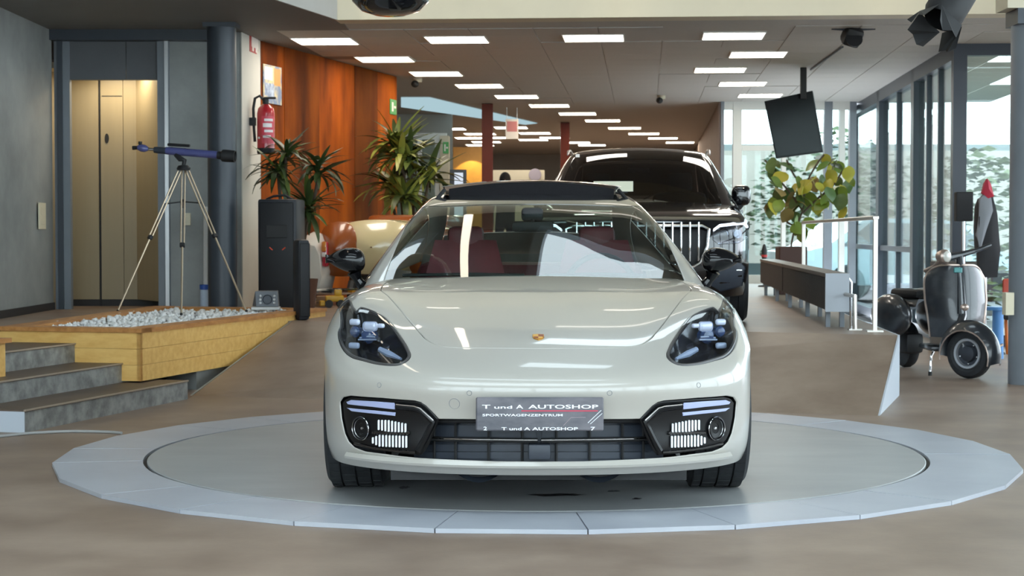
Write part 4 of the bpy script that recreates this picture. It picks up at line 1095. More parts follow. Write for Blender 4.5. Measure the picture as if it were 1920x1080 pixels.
a, b = tp(315, 271, .04), tp(358, 273.5, -.02); MB().lathe([(0, 0), (.013, 0), (.013, .2), (.011, .21), (0, .21)], 14, along(a, b)).build('finder_scope', M_black, tl, SM)
MB().tube([tp(322, 276, .04), tp(322, 281, .04)], .01, 8).tube([tp(346, 278, .02), tp(346, 284, .02)], .01, 8).build('finder_bracket', M_black, tl, SM)
MB().tube([tp(330, 290, .02), tp(338, 298), tp(346, 301), tp(344, 312)], [.022, .026, .022, .016], 10).build('mount_head', M_black, tl, SM)
MB().lathe([(0, 0), (.055, 0), (.06, .015), (.045, .04), (.02, .045), (0, .045)], 18, TR(*tp(344, 319))).build('tripod_top', M_black, tl, SM)
MB().tube([tp(350, 316), tp(357, 315)], .007, 6).build('clamp_knob', M_black, tl)
zf = .505
def leg(px0, foot, mid):
    top = tp(px0, 320); ft = foot - o_
    m_ = top.lerp(ft, mid)
    side = Vector((.014, 0, 0))
    lg = MB().tube([top + side, m_ + side], .007, 8).tube([top - side, m_ - side], .007, 8).build('leg', M_leg, tl, SM)
    MB().rbox(-.022, .022, -.018, .018, -.02, .02, .006, along(m_, ft), 1).build('leg_clamp', M_black, lg)
    MB().tube([m_, ft], .0085, 8).build('leg_extension', M_leg, lg, SM); MB().ball(ft, .013, 8, 6).build('rubber_foot', M_black, lg, SM)
    return top, m_
fa, fb, fc = Vector((*at_z(221, 583, zf + .01).xy, zf + .01)), Vector((*at_z(340, 586, zf).xy, zf)), Vector((*at_z(462, 583, zf + .013).xy, zf + .013))
fb = Vector((at(340, 588, 14.75).x, 14.75, zf))
T1 = leg(337, fa, .48); T2 = leg(344, fb, .53); T3 = leg(351, fc, .47)
ctr = tp(343, 378)
for T in (T1, T2, T3):
    pp = T[0].lerp(T[1], .5); MB().tube([ctr, pp], .006, 6).build('spreader', M_black, tl)
MB().lathe([(0, -.04), (.022, -.035), (.024, .01), (.012, .02), (0, .02)], 12, TR(*ctr)).build('spreader_hub', M_black, tl, SM)

# ---- dark round column by the planter
cy_, cw_ = 16.6, 54 * 16.6 / FPX / 2
col = thing('column', 'dark grey round steel column behind the telescope', 'column', (fx(417.5, cy_), cy_, 0), kind='structure'); del col['category']
MB().lathe([(cw_, ZP), (cw_, ZC)], 40).build('shaft', M_dsteel, col, SM); MB().lathe([(cw_, ZP), (cw_ + .03, ZP), (cw_ + .03, ZP + .012), (cw_, ZP + .012)], 40).build('base_plate', M_dsteel, col)
MB().box(-cw_ - .02, cw_ + .02, -cw_, cw_, ZC - .04, ZC).build('cap_plate', M_dsteel, col)

# ---- switch plates
M_ivory = mat('ivory_plastic', hexc(226, 216, 188), .4)
Xw = -4.452; Yw = Xw * FPX / (78 - 960)
s1 = thing('light_switch', 'tall ivory switch plate on the left concrete wall', 'switch', (Xw + .002, Yw, 1.18 + (438 - 405) * Yw / FPX))
MB().rbox(0, .012, -.12, .12, -.125, .125, .004).build('plate', M_ivory, s1); MB().rbox(.012, .016, -.06, .06, -.08, -.01, .002).build('rocker', M_ivory, s1); MB().rbox(.012, .016, -.06, .06, .01, .08, .002).build('rocker', M_ivory, s1)
s2 = thing('light_switch', 'small ivory switch plate on the pier beside the tripod', 'switch', at(352, 411, Yf + .0))
MB().rbox(-.028, .028, -.012, .02, -.06, .06, .004).build('plate', M_ivory, s2); MB().rbox(-.018, .018, -.016, -.012, -.03, .03, .002).build('rocker', M_ivory, s2)
# ---- white pole with blue banded canister
cp = thing('cleaning_pole', 'white pole in a blue banded canister against the pier', 'pole', (fx(383, 16.95), 16.95, ZP))
b1 = MB().lathe([(0, 0), (.042, 0), (.042, .24), (0, .24)], 20).build('canister', mat('pale_blue_plastic', hexc(196, 210, 228), .4), cp, SM)
MB().lathe([(.042, .20), (.046, .205), (.046, .245), (.042, .25)], 20).build('blue_band', mat('blue_plastic', hexc(40, 84, 170), .4), b1, SM)
MB().tube([(.01, .0, .24), (.012, .02, 1.0)], .02, 10).build('handle', mat('white_plastic', hexc(226, 224, 220), .4), cp, SM)

# ---- speakers
M_spk = mat('speaker_grille', hexc(14, 15, 20), .6, noise=.15, scale=120); M_spb = mat('speaker_cabinet', hexc(28, 30, 37), .5)
def speaker_big():
    Y = 16.35; s = thing('loudspeaker', 'tall black loudspeaker with a wide grille beside the pier', 'loudspeaker', (fx(520, Y), Y, ZP), -.1)
    MB().rbox(-.185, .185, 0, .36, 0, 1.06, .02).build('cabinet', M_spb, s, SM); MB().rbox(-.165, .155, -.016, 0, .04, 1.03, .012).build('grille', M_spk, s, SM)
    for x in (-.055, .065): 
        MB().rbox(-.02, .02, -.004, .002, -.005, .005, .002, TR(x, -.016, .60) @ Matrix.Rotation(.7 if x < 0 else -.7, 4, 'Y'), 1).build('red_mark', mat('red_led', hexc(214, 70, 34), .4), s)
    MB().tube([(.10, .2, 1.06), (.03, .19, 1.10), (-.08, .19, 1.09), (-.15, .2, 1.06)], .012, 8).build('handle', M_black, s, SM)
    MB().rbox(-.10, .10, -.012, .004, .70, .82, .004, TR(0, -.01, 0), 1).build('horn', M_black, s)
speaker_big()
Y = 15.0; s = thing('loudspeaker', 'slim black column loudspeaker at the end of the planter', 'loudspeaker', (fx(571, Y), Y, ZP), .5)
MB().rbox(-.055, .055, 0, .15, 0.0, .69, .03).build('cabinet', M_spb, s, SM); MB().rbox(-.045, .045, -.010, 0, .03, .66, .01).build('grille', M_spk, s, SM); MB().lathe([(0, 0), (.008, 0), (.008, .006), (0, .006)], 10, TR(.058, .05, .35) @ Matrix.Rotation(PI / 2, 4, 'Y')).build('screw', M_chrome, s)
# ---- small grey floodlight on the planter
Y = 15.3; s = thing('floodlight', 'small grey floodlight on a white plate at the planter end', 'floodlight', (fx(499, Y), Y, .518), .1)
MB().rbox(-.13, .12, -.06, .10, 0, .025, .005).build('base_plate', mat('white_plastic', hexc(226, 224, 220), .4), s); 
h_b = MB().add([(-.085, -.04, .03), (.105, -.04, .03), (.095, -.02, .16), (-.095, -.02, .16), (-.125, .10, .03), (.11, .10, .03), (.10, .08, .165), (-.07, .08, .165)], [(0, 1, 2, 3), (7, 6, 5, 4), (0, 4, 5, 1), (1, 5, 6, 2), (2, 6, 7, 3), (3, 7, 4, 0)]).build('housing', mat('mid_grey_plastic', hexc(96, 100, 106), .45), s)
MB().lathe([(0, .0), (.035, 0), (.04, .01), (.044, .01), (.044, -.01)], 20, TR(.01, -.034, .09) @ Matrix.Rotation(PI / 2 - .1, 4, 'X')).build('lens', M_dplast, h_b, SM)
for x in (-.05, .07):
    for z in (.06, .09, .12): MB().ball((x, -.034, z), .012, 8, 6).build('led', mat('white_led', hexc(225, 225, 225), .3), h_b, SM)

# ---- fire extinguisher with signs on the pier end
fp = Vector((-2.61, 17.75, 1.18 + (438 - 290) * 17.75 / FPX))
fe = thing('fire_extinguisher', 'red fire extinguisher hung on the end of the concrete pier', 'fire extinguisher', (fp.x + .155, fp.y - .15, fp.z))
M_red = mat('extinguisher_red', hexc(186, 36, 46), .3, coat=.6)
bd = MB().lathe([(0, 0), (.085, 0), (.09, .01), (.09, .055), (0, .055)], 28).build('base', M_black, fe, SM)
bd = MB().lathe([(.088, .055), (.088, .40), (.078, .45), (.045, .485), (.028, .495), (0, .495)], 28).build('cylinder', M_red, fe, SM)
lab = MB(); n = 10
for k in range(n + 1):
    a_ = -PI / 2 - .35 + 1.5 * k / n
    for z in (.10, .37): lab.v.append((.0895 * math.cos(a_), .0895 * math.sin(a_), z))
lab.f = [(2 * k, 2 * k + 2, 2 * k + 3, 2 * k + 1) for k in range(n)]
lb = lab.build('label_sheet', mat('label_red', hexc(206, 60, 78), .4), fe)
for z0, z1, a0, a1 in ((.32, .345, 2, 9), (.26, .30, 1, 8), (.21, .235, 2, 9), (.155, .18, 1, 7)):
    m_ = MB()
    for k in range(a0, a1 + 1):
        a_ = -PI / 2 - .35 + 1.5 * k / n
        for z in (z0, z1): m_.v.append((.0905 * math.cos(a_), .0905 * math.sin(a_), z))
    m_.f = [(2 * k, 2 * k + 2, 2 * k + 3, 2 * k + 1) for k in range(a1 - a0)]
    m_.build('print_band', mat('label_white', hexc(236, 226, 226), .4), lb)
MB().lathe([(0, .49), (.03, .49), (.03, .54), (.018, .55), (0, .55)], 16).build('valve', M_black, fe, SM)
MB().rbox(-.02, .10, -.015, .015, .545, .565, .004).build('lever', M_black, fe)
MB().tube([(-.02, 0, .535), (-.06, -.02, .575), (-.105, -.02, .55), (-.122, -.02, .45), (-.118, -.01, .25), (-.11, 0, .12)], .014, 8).build('hose', M_black, fe, SM)
MB().box(-.16, -.10, -.03, .03, .28, .36).build('wall_bracket', M_black, fe)
MB().ball((-.06, -.07, .155), .012, 8, 6).build('gauge', mat('white_plastic', hexc(226, 224, 220), .4), fe)
sg = thing('extinguisher_sign', 'red and white fire sign high on the pier end', 'sign', (-2.602, 17.80, 1.18 + (438 - 80) * 17.8 / FPX), 0)
def end_rot(o): o.rotation_euler = (0, 0, math.radians(-4.3))
end_rot(sg); M_sr = mat('sign_red', hexc(176, 40, 40), .4); M_sw = mat('sign_white', hexc(240, 232, 224), .4)
MB().box(0, .006, -.20, .20, -.115, .115).build('plate', M_sr, sg)
MB().box(.006, .009, -.13, .17, -.06, .05).box(.006, .009, -.10, -.02, .05, .08).box(.006, .009, .05, .13, -.10, -.06).box(.006, .009, -.10, -.03, -.10, -.06).build('pictogram', M_sw, sg)

# ---- poster and exit signs on the rust wall
ps_ = thing('poster', 'colour photo poster at the left end of the rust wall', 'poster', Vector((-2.57, 18.06, 0)) + U * .02, AU)
def wz(py, Y): return 1.18 + (438 - py) * Y / FPX
MB().box(.006, .012, .02, .50, wz(195, 18.3), wz(124, 18.3)).build('sheet', mat('poster_print', hexc(214, 196, 150), .4, col2=hexc(120, 134, 160), scale=6, lo=.42, hi=.58), ps_)
MB().box(.012, .013, .05, .30, wz(182, 18.3), wz(158, 18.3)).build('print', mat('poster_blue', hexc(96, 110, 140), .4, col2=hexc(190, 200, 214), scale=14), ps_)
MB().box(.012, .013, .05, .26, wz(152, 18.3), wz(128, 18.3)).build('print', mat('poster_white', hexc(228, 226, 220), .4), ps_)
MB().box(.012, .013, .30, .47, wz(160, 18.3), wz(128, 18.3)).build('print', mat('poster_orange', hexc(226, 150, 80), .4), ps_)
M_green = mat('exit_green', hexc(60, 132, 70), .4, emit=hexc(60, 132, 70), es=.3)
def exit_sign(p, rot, w, h, lb):
    e_ = thing('exit_sign', lb, 'sign', p, rot); MB().rbox(-w, w, 0, .012, -h, h, .004, None, 1).build('case', M_green, e_)
    MB().box(-w * .55, -w * .1, -.003, 0, -h * .6, h * .6).box(w * .1, w * .7, -.003, 0, -h * .15, h * .15).build('pictogram', M_sw, e_)
exit_sign(Vector((-2.57, 18.06, wz(200, 21.9))) + U * 4.12 + V * .012, AU + PI / 2, .12, .095, 'green exit sign at the far end of the rust wall')
# ---- cable strip on the floor
pts = [at_z(x, y, .009) for x, y in ((-40, 821), (0, 818), (60, 812), (120, 809), (165, 809), (205, 810), (228, 812))]
sm_ = smooth_loop([tuple(p) for p in pts], False, 5)
tag(MB().tube(sm_, .0085, 8).build('cable_cover', mat('grey_cable_cover', hexc(168, 168, 166), .5), None, SM), 'grey cable cover curving over the floor to the turntable', 'cable cover')
# ================================================================ black SUV behind
SO = Vector((1.0, 14.05, ZP + .003))
suv = thing('black_suv', 'glossy black SUV with an upright slatted grille parked on the raised floor', 'car', SO, AW)
zs = .945
M_bp = mat('black_car_paint', (.006, .006, .008, 1), .12, coat=1.0)
rows = []
def h4(x): return 1 - (1 - min(1, x) ** 3.6) ** (1 / 2.2)
cx2 = [0, .2, .4, .56, .68, .78, .85, .895, 1.0]
for (y0, z0, yE, zE, W) in ((.14, .22, .56, .25, .86), (.05, .32, .50, .33, .895), (.0, .46, .47, .46, .908), (-.01, .62, .47, .62, .914), (.0, .76, .48, .76, .915), (.03, .86, .50, .86, .914), (.10, .925, .53, .91, .912)):
    rows.append([((W if k == 8 else x), y0 + (yE - y0) * h4((W if k == 8 else x) / W), (z0 + (zE - z0) * (x ** 2)) * zs) for k, x in enumerate(cx2)])
def hr2(y, zc_, zf, ze): 
    xx = [0, .2, .4, .56, .68, .78, .85, .89, .912]
    rows.append([(x, y + (.12 * (x / .9) ** 3 if y < .4 else 0), (zc_ + (zf - zc_) * min(1, (x / .78)) ** 3 if x < .79 else [zf - .012, zf - .05, ze][xx.index(x) - 6]) * zs) for x in xx])
hr2(.26, .965, .955, .80); hr2(.55, 1.005, .985, .78); hr2(.9, 1.045, 1.015, .78); hr2(1.22, 1.075, 1.045, .78); hr2(1.36, 1.08, 1.05, .78)
F2 = Surf(rows, SO, AW, 1)
hl2 = F2.inv([(1338, 430), (1350, 421), (1375, 418), (1398, 417), (1404, 426), (1402, 444), (1386, 455), (1347, 458), (1336, 449)], t1=7.5, a0=F2.mid)
gr2 = F2.inv([(1316, 424), (1329, 430), (1326, 462), (1312, 492), (1290, 506)], t1=7, a0=F2.mid)
gr2 = [(F2.mid, gr2[0][1])] + gr2 + [(F2.mid, gr2[-1][1])]
gloop = gr2 + [(F2.ma - a, t) for a, t in gr2][::-1][1:-1]
patch(F2, [[(0, 0), (F2.ma, 0), (F2.ma, F2.mt), (0, F2.mt)], hl2, F2.mir(hl2), gloop], 'front_body', M_bp, suv, step=.05)
gb = patch(F2, [gloop], 'grille', M_black, suv, step=.05, groove=0, off=-.05)
def onS(S_, a, t, off):
    return Vector(S_.P(np.array([a]), np.array([t]))[0] + S_.N(np.array([a]), np.array([t]))[0] * off)
for k in range(-7, 8):
    x = k * .0695; zt_, zb_ = .875 * zs, (.53 + .02 * abs(k) / 7) * zs
    yy = .012 + .02 * (x / .5) ** 2
    MB().tube([(x, yy - .004, zt_), (x, yy - .03, (zt_ + zb_) / 2), (x, yy - .004, zb_)], .008, 6).build('grille_slat', M_chrome, gb, SM)
gf = [onS(F2, a, t, .004) for a, t in gloop]
MB().tube(gf, .012, 6, closed=True).build('grille_frame', M_chrome, gb, SM)
st_ = MB().lathe([(.075, -.006), (.085, 0), (.075, .006), (.07, 0)], 30, TR(0, -.035, .70 * zs) @ Matrix.Rotation(PI / 2, 4, 'X'), close=True).build('star_ring', M_chrome, gb, SM)
sp = MB()
for k in range(3):
    a_ = PI / 2 + k * 2 * PI / 3; sp.tube([(0, -.036, .70 * zs), (.076 * math.cos(a_), -.035, .70 * zs + .076 * math.sin(a_))], [.014, .003], 6)
sp.build('star_spokes', M_chrome, st_, SM)
for sgn in (1, -1):
    l = hl2 if sgn == 1 else F2.mir(hl2)
    hd = patch(F2, [l], 'headlight', M_hl, suv, step=.03, groove=0, off=-.004, bowl=.06)
    patch(F2, [l], 'lens', M_lens, hd, step=.03, groove=0)
    ll = [onS(F2, a, t, -.012) for a, t in hl2]
    if sgn == -1: ll = [Vector((-p.x, p.y, p.z)) for p in ll]
    MB().tube([ll[0], ll[1], ll[2], ll[3], ll[4]], .014, 6).build('light_bar', emis('daylight_led', (.78, .87, 1, 1), 5.0), hd, SM)
    c = sum(ll, Vector()) / len(ll)
    for dx in (-.05, .06): MB().lathe([(0, -.01), (.03, 0), (.034, .02), (0, .02)], 18, TR(c.x + dx * sgn, c.y + .005, c.z - .012) @ Matrix.Rotation(PI / 2, 4, 'X')).build('projector', M_led, hd, SM)
    MB().tube([ll[5], ll[6], ll[7]], .009, 6).build('chrome_trim', M_led, hd, SM)
    # lower intake and corner trim
    ip = F2.inv([(1330, 478), (1352, 490), (1388, 492), (1396, 500), (1390, 535), (1350, 545), (1322, 530)], t1=5.5, a0=F2.mid)
    ii = patch(F2, [ip if sgn == 1 else F2.mir(ip)], 'side_intake', M_dplast, suv, step=.04, groove=.006, depth=-.008, off=.004)
    for t_ in (.35, .62):
        q = [Vector((p.x * sgn, p.y, p.z)) for p in (onS(F2, *F2.inv([(1335, 490 + 45 * t_)], t1=5.5, a0=F2.mid)[0], .012), onS(F2, *F2.inv([(1388, 492 + 40 * t_)], t1=5.5, a0=F2.mid)[0], .012))]
        MB().tube(q, .007, 6).build('intake_bar', M_chrome if t_ < .5 else M_gloss, ii, SM)
def swheel(x, y, sgn):
    R, h = .355, .125; Mx = TR(x, y, R) @ Matrix.Rotation(PI / 2 * sgn, 4, 'Y')
    ty = MB().lathe([(R - .11, -h + .01), (R - .1, -h), (R - .03, -h), (R, -h + .03), (R, -.045), (R - .01, -.043), (R - .01, -.035), (R, -.033), (R, .033), (R - .01, .035), (R - .01, .043), (R, .045), (R, h - .03), (R - .03, h), (R - .1, h), (R - .11, h - .01)], 40, Mx, close=True).build('tyre', M_tyre, suv, .5)
    rm = MB().lathe([(R - .11, -h + .02), (R - .12, h - .04), (R - .105, h - .01)], 40, Mx, cap=False).build('rim', M_dplast, suv, SM)
    for k in range(5):
        MB().rbox(.03, R - .11, -.035, .035, h - .05, h - .025, .006, Mx @ Matrix.Rotation(2 * PI * k / 5, 4, 'Z'), 1).build('spoke', M_dplast, rm)
for sgn in (1, -1): swheel(.79 * sgn, .86, sgn); swheel(.79 * sgn, 3.66, sgn)
MB().box(-.75, .75, .3, 4.3, .18, .3).build('under_tray', M_black, suv)
# body side
for sgn in (1, -1):
    poly = [(.50, .30), (.50, .78)] + [(1.36, .80), (1.36, 1.0), (4.3, 1.03), (4.55, .9), (4.6, .35), (4.1, .25)]
    a1 = [(3.66 + .40 * math.cos(a), .36 + .40 * math.sin(a)) for a in np.linspace(-.2, PI + .2, 14)]; a2 = [(.86 + .40 * math.cos(a), .36 + .40 * math.sin(a)) for a in np.linspace(-.2, PI - .5, 14)]
    full = [(.50, .52), (.50, .78), (1.36, .78), (1.36, 1.0), (4.3, 1.03), (4.55, .9), (4.6, .35)] + a1 + a2
    MB().prism([(y, z * zs) for y, z in full], sgn * .86, sgn * .912, 'x').build('body_side', M_bp, suv)
MB().rbox(-.86, .86, 4.45, 4.62, .3, 1.0, .04).build('tail_panel', M_bp, suv, SM)
# greenhouse
yc2 = [1.14, 1.42, 1.72, 2.0, 2.25, 2.8, 3.6, 4.25, 4.55]; zc2 = [1.05, 1.24, 1.42, 1.555, 1.615, 1.655, 1.64, 1.55, 1.15]
c42 = [(.815, 1.25, 1.02), (.775, 1.52, 1.18), (.725, 1.82, 1.34), (.68, 2.1, 1.475), (.655, 2.36, 1.55), (.65, 2.85, 1.585), (.65, 3.6, 1.57), (.66, 4.25, 1.48), (.72, 4.5, 1.1)]
c52 = [(.86, 1.3, 1.0), (.845, 1.56, 1.1), (.815, 1.86, 1.19), (.785, 2.12, 1.26), (.77, 2.38, 1.30), (.765, 2.85, 1.32), (.765, 3.6, 1.31), (.775, 4.25, 1.26), (.80, 4.5, 1.05)]
c62 = [(.895, 1.35, .98), (.90, 1.6, 1.0), (.90, 1.9, 1.01), (.90, 2.15, 1.015), (.90, 2.4, 1.02), (.90, 2.85, 1.02), (.90, 3.6, 1.03), (.90, 4.25, 1.03), (.88, 4.5, 1.0)]
gn = []
for i in range(9):
    x4, y4, z4 = c42[i]; xi = x4 - .06; dy = y4 - yc2[i]; dz = z4 - zc2[i]
    r = [(0, yc2[i], zc2[i])] + [(xi * f, yc2[i] + dy * f ** 2.2 * .8, zc2[i] + dz * f ** 2.6 * .7) for f in (.36, .68)] + [(xi, y4 - .1 * dy - .02, z4 + .03), c42[i], c52[i], c62[i]]
    gn.append([(x, y, z * zs) for x, y, z in r])
G2 = Surf(gn, SO, AW, 1)
th2 = 2.55
M_ws2 = glass('dark_windscreen', (.22, .22, .23, 1), 1.55)
wl_ = [(2.02, .0), (2.0, .5), (2.0, 1.2), (2.0, 1.9), (2.06, 2.3), (2.5, 2.45), (3.6, 2.52), (5, 2.55)]
w2 = wl_ + [(10 - a, t) for a, t in wl_][::-1][1:]
ww = patch(G2, [w2], 'windscreen', M_ws2, suv, step=.06)
rl2 = wl_[4:]; 
patch(G2, [rl2 + [(10 - a, t) for a, t in rl2][::-1][1:] + [(8.0, 5.3), (2.0, 5.3)]], 'roof', M_bp, suv, step=.07)
for sgn in (1, -1):
    mm = (lambda l: l) if sgn == 1 else G2.mir
    patch(G2, [mm([(.95, 0)] + wl_[:5] + [(2.0, 5.3), (2.0, 6), (.95, 6)])], 'roof_pillar', M_bp, suv, step=.06)
    patch(G2, [mm([(.1, .4), (.92, .4), (.92, 5.2), (.1, 5.2)])], 'side_window', M_tint, suv, step=.08)
    patch(G2, [mm([(0, 5.2), (.95, 5.2), (.95, 6), (0, 6)])], 'rear_quarter', M_bp, suv, step=.08)
    rr = [(sgn * .66, y, (z + .045) * zs) for y, z in ((2.42, 1.515), (2.56, 1.555), (2.9, 1.575), (3.6, 1.565), (4.1, 1.50), (4.2, 1.45))]
    MB().tube(rr, [.008, .013, .014, .014, .013, .008], 8).build('roof_rail', M_alu, suv, SM)
    mr = MB().rbox(-.085, .085, -.06, .06, -.09, .09, .055, TR(sgn * .915, 1.72, 1.14 * zs) @ RZ(-.12 * sgn), 3).build('mirror', M_bp, suv, SM)
    MB().tube([(sgn * .93, 1.73, 1.08 * zs), (sgn * .88, 1.74, 1.02 * zs)], [.03, .035], 8).build('mirror_stalk', M_black, mr, SM)
patch(G2, [[(2.05, 5.35), (7.95, 5.35), (7.95, 5.95), (2.05, 5.95)]], 'rear_window', M_tint, suv, step=.08)
MB().box(-.8, .8, 1.4, 4.3, .35, .42).build('cabin_floor', M_cabin, suv)
MB().rbox(-.78, .78, 1.25, 1.75, .93 * zs, 1.02 * zs, .04).build('dashboard', M_cabin, suv, SM)
for sx in (-.38, .38):
    s_ = MB().rbox(sx - .25, sx + .25, 2.2, 2.4, .5, 1.12, .06).build('seat_back', M_cabin, suv, SM); MB().rbox(sx - .12, sx + .12, 2.3, 2.4, 1.12, 1.30, .04).build('headrest', M_cabin, s_, SM)
MB().rbox(-.10, .10, 1.95, 1.98, 1.36 * zs, 1.41 * zs, .015).build('interior_mirror', M_black, suv)
MB().tube([(.05, 1.5, 1.04), (.12, 1.54, 1.075), (.30, 1.56, 1.10), (.42, 1.55, 1.09)], .006, 6).build('wiper', M_dplast, suv)
# price board and sticker on the windscreen
pb_ = SO; bcard = thing('price_board', 'cream price board standing on the bonnet of the black SUV', 'sign', at(1150, 359, 14.75), AW)
MB().box(-.165, .165, -.006, .006, 0, .085).build('card', mat('cream_card', hexc(238, 234, 208), .5), bcard); MB().box(-.12, .12, .006, .07, -.012, 0.0).build('foot', M_black, bcard)
tag(MB().box(-.018, .018, -.003, .003, -.014, .014).build('vignette_sticker', M_sw, None, None, at(1083, 292, 15.75)), 'small white sticker in the top left corner of the SUV windscreen', 'sticker')

# ================================================================ two-tone vintage car by the rust wall
VC = Vector((fx(694, 18.6), 18.6, ZP))
vc = thing('vintage_car', 'cream and rust brown vintage car tail with white wing by the rust wall', 'car', VC, -.25)
M_cream = mat('cream_paint', hexc(226, 208, 160), .25, coat=.8); M_brown = mat('rust_brown_paint', hexc(156, 82, 34), .3, coat=.6); M_wpaint = mat('white_car_paint', hexc(226, 224, 216), .3, coat=.6)
def barrel(cx, cz, rx, rz, y0, y1, pw_=2.6, taper=.35):
    def f(a, b):
        th = a * 2 * PI; e = 2 / pw_; c, s_ = math.cos(th), math.sin(th)
        k = 1 - taper * (abs(b - .35) / .65) ** 3
        if b == 0 or b == 1: k = 0.02
        return (cx + rx * k * math.copysign(abs(c) ** e, c), y0 + (y1 - y0) * b, cz + rz * k * math.copysign(abs(s_) ** e, s_))
    return f
MB().grid(barrel(.20, .60, .47, .29, -.55, 1.35), 40, 24).build('body', M_cream, vc, 3.2)
MB().grid(barrel(-.17, .58, .215, .29, -.60, 1.0), 30, 20).build('rear_wing', M_brown, vc, 3.2)
MB().grid(barrel(.74, .55, .20, .27, -.50, 1.0), 30, 20).build('rear_wing', M_brown, vc, 3.2)
MB().rbox(-.15, .75, .3, 1.2, .80, .94, .06).build('luggage_deck', M_brown, vc, SM)
MB().tube([(.26, -.30, .84), (.24, -.42, .76), (.22, -.5, .66)], [.03, .034, .02], 8).build('filler_strap', M_brown, vc, SM)
wing = [(-.52, .20), (-.28, .16), (-.23, .35), (-.26, .62), (-.32, .74), (-.42, .76), (-.50, .72)]
wv = MB(); nl = 6
for k in range(nl + 1):
    b = k / nl; sc_ = 1 - .22 * abs(b - .5) ** 2 * 4
    wv.v += [(-.36 + (x + .36) * sc_ - .02, -.72 + .42 * b, .16 + (z - .16) * sc_) for x, z in wing]
nw = len(wing)
for k in range(nl):
    for i in range(nw): wv.f.append((k * nw + i, k * nw + (i + 1) % nw, (k + 1) * nw + (i + 1) % nw, (k + 1) * nw + i))
wv.f += [tuple(range(nw)), tuple(nl * nw + i for i in range(nw))]
wv.build('white_wing', M_wpaint, vc, SM)
tlm = MB().rbox(-.285, -.225, -.70, -.62, .40, .66, .02).build('tail_lamp', mat('red_lens', hexc(176, 40, 60), .15, coat=1), vc, SM)
MB().rbox(-.29, -.23, -.705, -.63, .55, .66, .02).build('amber_lens', mat('amber_lens', hexc(222, 140, 60), .15, coat=1), tlm, SM); MB().rbox(-.283, -.235, -.708, -.64, .50, .55, .01).build('clear_lens', mat('white_lens', hexc(230, 224, 220), .15, coat=1), tlm, SM)
MB().tube([(-.60, -.70, .14), (-.2, -.75, .15), (.3, -.68, .155), (.8, -.60, .15)], .035, 10).build('bumper', M_chrome, vc, SM); MB().tube([(.02, -.65, .08), (.02, -.68, .16), (.02, -.62, .24)], .045, 8).build('overrider', M_black, vc, SM)
MB().tube([(-.60, -.72, .07), (-.3, -.76, .07), (0, -.74, .075)], .014, 6).build('lower_rail', M_sw, vc, SM)
for x in (-.2, .7): MB().lathe([(.12, -.07), (.20, -.07), (.22, -.04), (.22, .04), (.20, .07), (.12, .07)], 24, TR(x, .3, .225) @ Matrix.Rotation(PI / 2, 4, 'Y')).build('wheel', M_tyre, vc, SM)
for x in (-.2, .7): MB().lathe([(.12, -.07), (.20, -.07), (.22, -.04), (.22, .04), (.20, .07), (.12, .07)], 24, TR(x, 1.0, .225) @ Matrix.Rotation(PI / 2, 4, 'Y')).build('wheel', M_tyre, vc, SM)
wbk = thing('wood_block', 'short wooden block on the floor below the vintage car', 'block', (fx(603, 17.8), 17.8, ZP), .1)
MB().rbox(-.055, .055, -.06, .06, 0, .11, .004, None, 1).build('block', mat('raw_wood', hexc(150, 116, 84), .6), wbk); MB().box(-.055, .055, -.0615, -.06, .04, .045).build('grain_split', M_black, wbk)
yt = thing('toy_loader', 'small yellow toy loader beside the vintage car bumper', 'toy', (fx(627, 17.6), 17.6, ZP), .2)
M_yel = mat('toy_yellow', hexc(206, 160, 40), .4)
MB().rbox(-.09, .09, -.05, .05, .06, .12, .01).build('body', M_yel, yt, SM); MB().rbox(.0, .07, -.04, .04, .12, .18, .008).build('cab', M_yel, yt, SM)
for x in (-.06, .06):
    for y in (-.055, .055): MB().lathe([(0, -.015), (.04, -.015), (.04, .015), (0, .015)], 14, TR(x, y, .04) @ Matrix.Rotation(PI / 2, 4, 'X')).build('wheel', M_black, yt)
MB().rbox(-.15, -.10, -.06, .06, .02, .07, .008).build('bucket', M_yel, yt)
# ================================================================ right side: glazing, outside, scooter, railing, bench
M_dframe = mat('anthracite_frame', hexc(48, 54, 64), .35)
M_wframe = mat('white_frame', hexc(214, 214, 208), .4)
M_pane = glass('window_pane', (.86, .94, .92, 1), 1.45)
gc = Vector((4.66, 18.4, 0))                         # front corner of the dark glazing
g1 = thing('window_1', 'dark framed glazing receding along the right side', None, (gc.x, gc.y, 0), AW, kind='structure')
def post(par, x0, x1, y0, y1, z0=0.0, z1=ZC, m=M_dframe, nm='frame_post'): return MB().box(x0, x1, y0, y1, z0, z1).build(nm, m, par)
post(g1, -.07, .07, -.07, .07)
for t, w in ((2.76, .11), (5.9, .13), (9.3, .12)): post(g1, -.07, .07, t - w, t + w)
for t in (1.1, 1.9, 4.3): post(g1, -.035, .035, t - .03, t + .03)
MB().box(-.07, .07, 0, 9.3, ZC - .16, ZC).build('top_beam', M_dframe, g1); MB().box(-.07, .07, 0, 9.3, 0, .12).build('sill_beam', M_dframe, g1); MB().box(-.05, .05, 2.76, 9.3, .95, 1.02).build('transom', M_dframe, g1)
for a, b in ((.07, 2.65), (2.87, 5.77), (6.03, 9.18)): MB().box(-.006, .006, a, b, .12, ZC - .16).build('pane', M_pane, g1)
g2 = thing('window_2', 'dark framed glazing facing forward behind the scooter', None, (gc.x, gc.y, 0), AW, kind='structure')
MB().box(.07, 4.4, -.06, .06, ZC - .12, ZC).build('top_beam', M_dframe, g2); MB().box(.07, 4.4, -.06, .06, 0, .12).build('sill_beam', M_dframe, g2)
for x in (.70, 2.2, 4.3): post(g2, x - .04, x + .04, -.06, .06)
